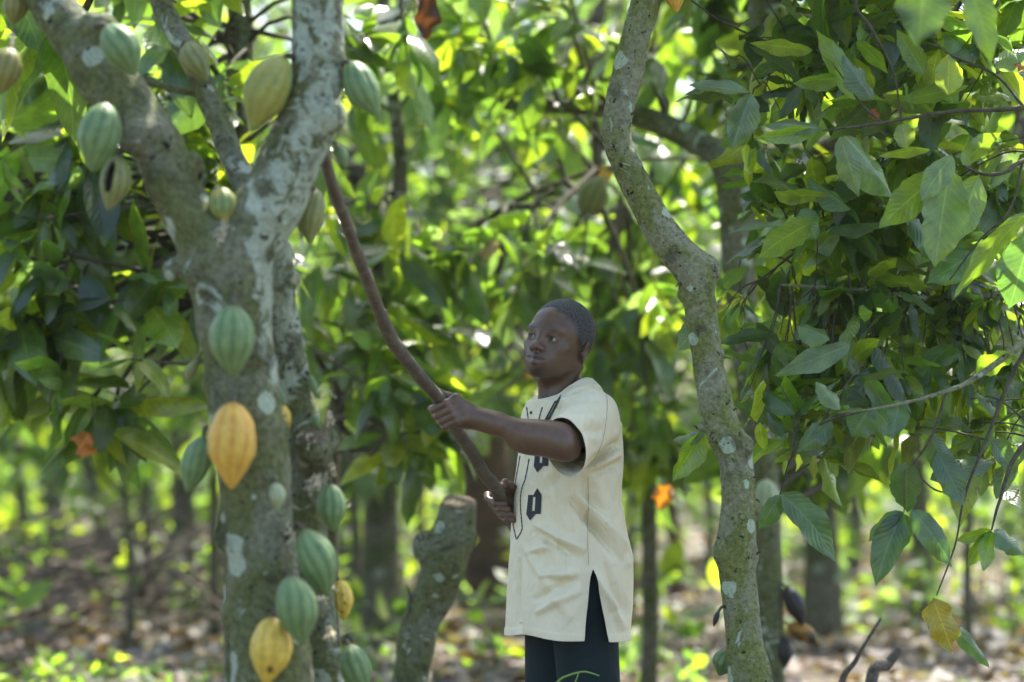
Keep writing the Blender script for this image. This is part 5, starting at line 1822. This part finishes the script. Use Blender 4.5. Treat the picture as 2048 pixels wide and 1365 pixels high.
MSEAM = simple_mat("seam_thread", (.40, .36, .25), (.50, .45, .32), 300, .9, 0)
for ln in ([(1176, 952), (1177, 1000), (1175, 1060), (1177, 1130)], [(1040, 1246), (1080, 1248), (1120, 1248), (1160, 1248)], [(1200, 1252), (1225, 1253), (1250, 1252)],
           [(1206, 772), (1214, 800), (1212, 840), (1205, 880), (1196, 905)]):
    add_part("seam", Geo().add(*braid(ln, .0008)).mesh("seam", MSEAM), shirt)


def motif(dx, dy, sx_=1.0, slant=0.0):
    g = Geo()
    y = 977.5
    while y < 1041:
        if y < 990.5:
            t = (y - 977) / 13.5
            segs = [(1075.4 - 7.5 * t, 1075.4 + 8.2 * t)]
        elif y < 1029:
            t = (y - 990) / 39
            l, r = 1057.8 - 4.1 * t, 1083.6 - 1.7 * t
            h0, h1 = 1066.6 - 2.4 * t, 1072.2 - 2.4 * t
            segs = [(l, h0), (h1, r)] if 995 < y < 1023.5 else [(l, r)]
            if y < 994:
                segs = [(l, 1066), (1067, r)]
        else:
            t = (y - 1029) / 12
            segs = [(1053.7 + 7 * t, 1072 - 11 * t)]
        for x0, x1 in segs:
            xs = np.linspace(x0, x1, 5)
            pts = [on_shirt(1068 + (x - 1068) * sx_ + dx + slant * (y - 1010), y + dy, .0010) for x in xs]
            pts = [p for p in pts if p is not None]
            if len(pts) > 1:
                g.add(*tube(np.array(pts), .0016, 4, caps=False))
        y += 2.0
    if g.n:
        add_part("embroidered_motif", g.mesh("embroidered_motif", MTHREAD), shirt)


motif(0, 0)
motif(14.7, -96)
motif(36, -188, .35, -.50)
for bx, by in ((1033.4, 974.5), (1030.5, 1036.7), (1063, 826)):
    w = on_shirt(bx, by, .001)
    if w is not None:
        wb = on_shirt(bx, by, .0035)
        add_part("button", Geo().add(*tube(np.array([w, wb]), .0042, 12)).mesh("button", MTHREAD), shirt)

# ---- trousers: one piece
tr = Field((TX(.9) - .26, 6.68, .05), (TX(.9) + .24, 7.32, 1.04), .005)
kR, kL = P(1104, 1560, 7.10), P(1192, 1560, 6.92)
hR, hL_ = P(1118, 1180, 7.07), P(1166, 1180, 6.93)
fR, fL = np.array([kR[0] - .005, 7.12, .09]), np.array([kL[0] + .01, 6.92, .09])
tr.cap(hR, kR, .098, .068, 0)
tr.cap(hL_, kL, .098, .070, .02)
tr.cap(kR, fR, .066, .058, .02)
tr.cap(kL, fL, .068, .058, .02)
tr.cap(P(1140, 1130, 7.02), P(1140, 1150, 6.98), .112, .115, .03)
Vt, Ft = tr.mesh()
Vt = relax(Vt, Ft, 2, .5)
nt_ = vnormals(Vt, Ft)
Vt += nt_ * (.006 * fbm(Vt * np.array([14, 14, 5.]), 31) + .003 * np.sin(Vt[:, 2] * 90 + 6 * fbm(Vt * 5, 33)) * np.clip(.35 - Vt[:, 2], 0, .3) * 3)[:, None]
add_part("trousers", make_mesh("trousers", Vt, Ft, MTROU), man, "dark blue green trousers")
for f_ in (fR, fL):
    fl = Field(f_ - [.20, .16, .10], f_ + [.12, .12, .08], .005)
    fd = np.array([-.93, -.36, 0])
    fl.cap(f_ + [0, 0, .02], f_ + [0, 0, -.03], .045, .045, 0)
    fl.cap(f_ + [0, 0, -.045], f_ + fd * .14 + [0, 0, -.058], .044, .032, .03)
    Vf, Ff = fl.mesh()
    Vf[:, 2] = np.maximum(Vf[:, 2], 0.004)
    add_part("shoe", make_mesh("shoe", Vf, Ff, MSHOE), man)

# ---- the pole he holds
POLE = [(1036, 1068, 7.10), (1025, 1045, 7.07), (1005, 1005, 7.0), (990, 975, 6.95), (966, 945, 6.89), (945, 905, 6.82), (915, 863, 6.72),
        (880, 802, 6.622), (850, 765, 6.55), (820, 729, 6.46), (792, 692, 6.39), (780, 672, 6.35), (757, 620, 6.26),
        (735, 560, 6.15), (712, 502, 6.05), (692, 445, 5.93), (664, 370, 5.80), (648, 306, 5.66), (646, 300, 5.645)]
pr = [.0165, .0175, .0180, .0178, .0172, .0178, .0172, .0166, .0165, .0168, .0172, .0178, .0158, .0152, .0146, .0140, .0132, .0122, .008]
path = catmull([P(*p) for p in POLE], 8)
rad = catmull([[r] for r in pr], 8)[:, 0]
mw, nt2, N2, L2, B2 = mat_new("peeled_pole_wood")
tc = N2.new("ShaderNodeTexCoord").outputs['Object']
nz = noise(N2, L2, tc, 35, 6, .65, .5)
L2.new(ramp(N2, L2, nz, [(.25, (.050, .040, .030)), (.5, (.100, .080, .060)), (.75, (.19, .16, .125))]), B2.inputs['Base Color'])
B2.inputs['Roughness'].default_value = .55
bump(N2, L2, nz, .4, .004, B2)
pole_loc = P(880, 802, 6.622)
pole = root("pole", pole_loc, "long crooked brown wooden pole held up by the man in both hands", "pole")
g = Geo().add(*tube(path, rad, 14, .10, 18, 4))
add_part("shaft", g.mesh("shaft", mw), pole)
for k in (20, 37, 56, 74, 95, 118):
    V_, F_ = tube(np.array([path[k], path[k] + unit(np.array([1, -.6, .4]) * (1 if k % 2 else -1)) * (rad[k] + .002)]), [.009, .005], 8)
    add_part("knot", make_mesh("knot", V_, F_, mw), pole)

# ------------------------------------------------------------------ humid air
hv = [(x, y, z) for x in (-70, 70) for y in (-20, 115) for z in (-1.5, 14)]
hfc = [(0, 1, 3, 2), (4, 6, 7, 5), (0, 4, 5, 1), (2, 3, 7, 6), (0, 2, 6, 4), (1, 5, 7, 3)]
mh, nt, N, L, B = mat_new("humid_air")
N.remove(B)
pv = N.new("ShaderNodeVolumePrincipled")
pv.inputs['Color'].default_value = (.86, .93, .88, 1)
pv.inputs['Density'].default_value = .0004
pv.inputs['Anisotropy'].default_value = .3
L.new(pv.outputs[0], N["Material Output"].inputs['Volume'])
hz = link("haze", make_mesh("haze", hv, hfc, mh, False))
tag(hz, "thin humid air that pales the far trees", None, None, "stuff")
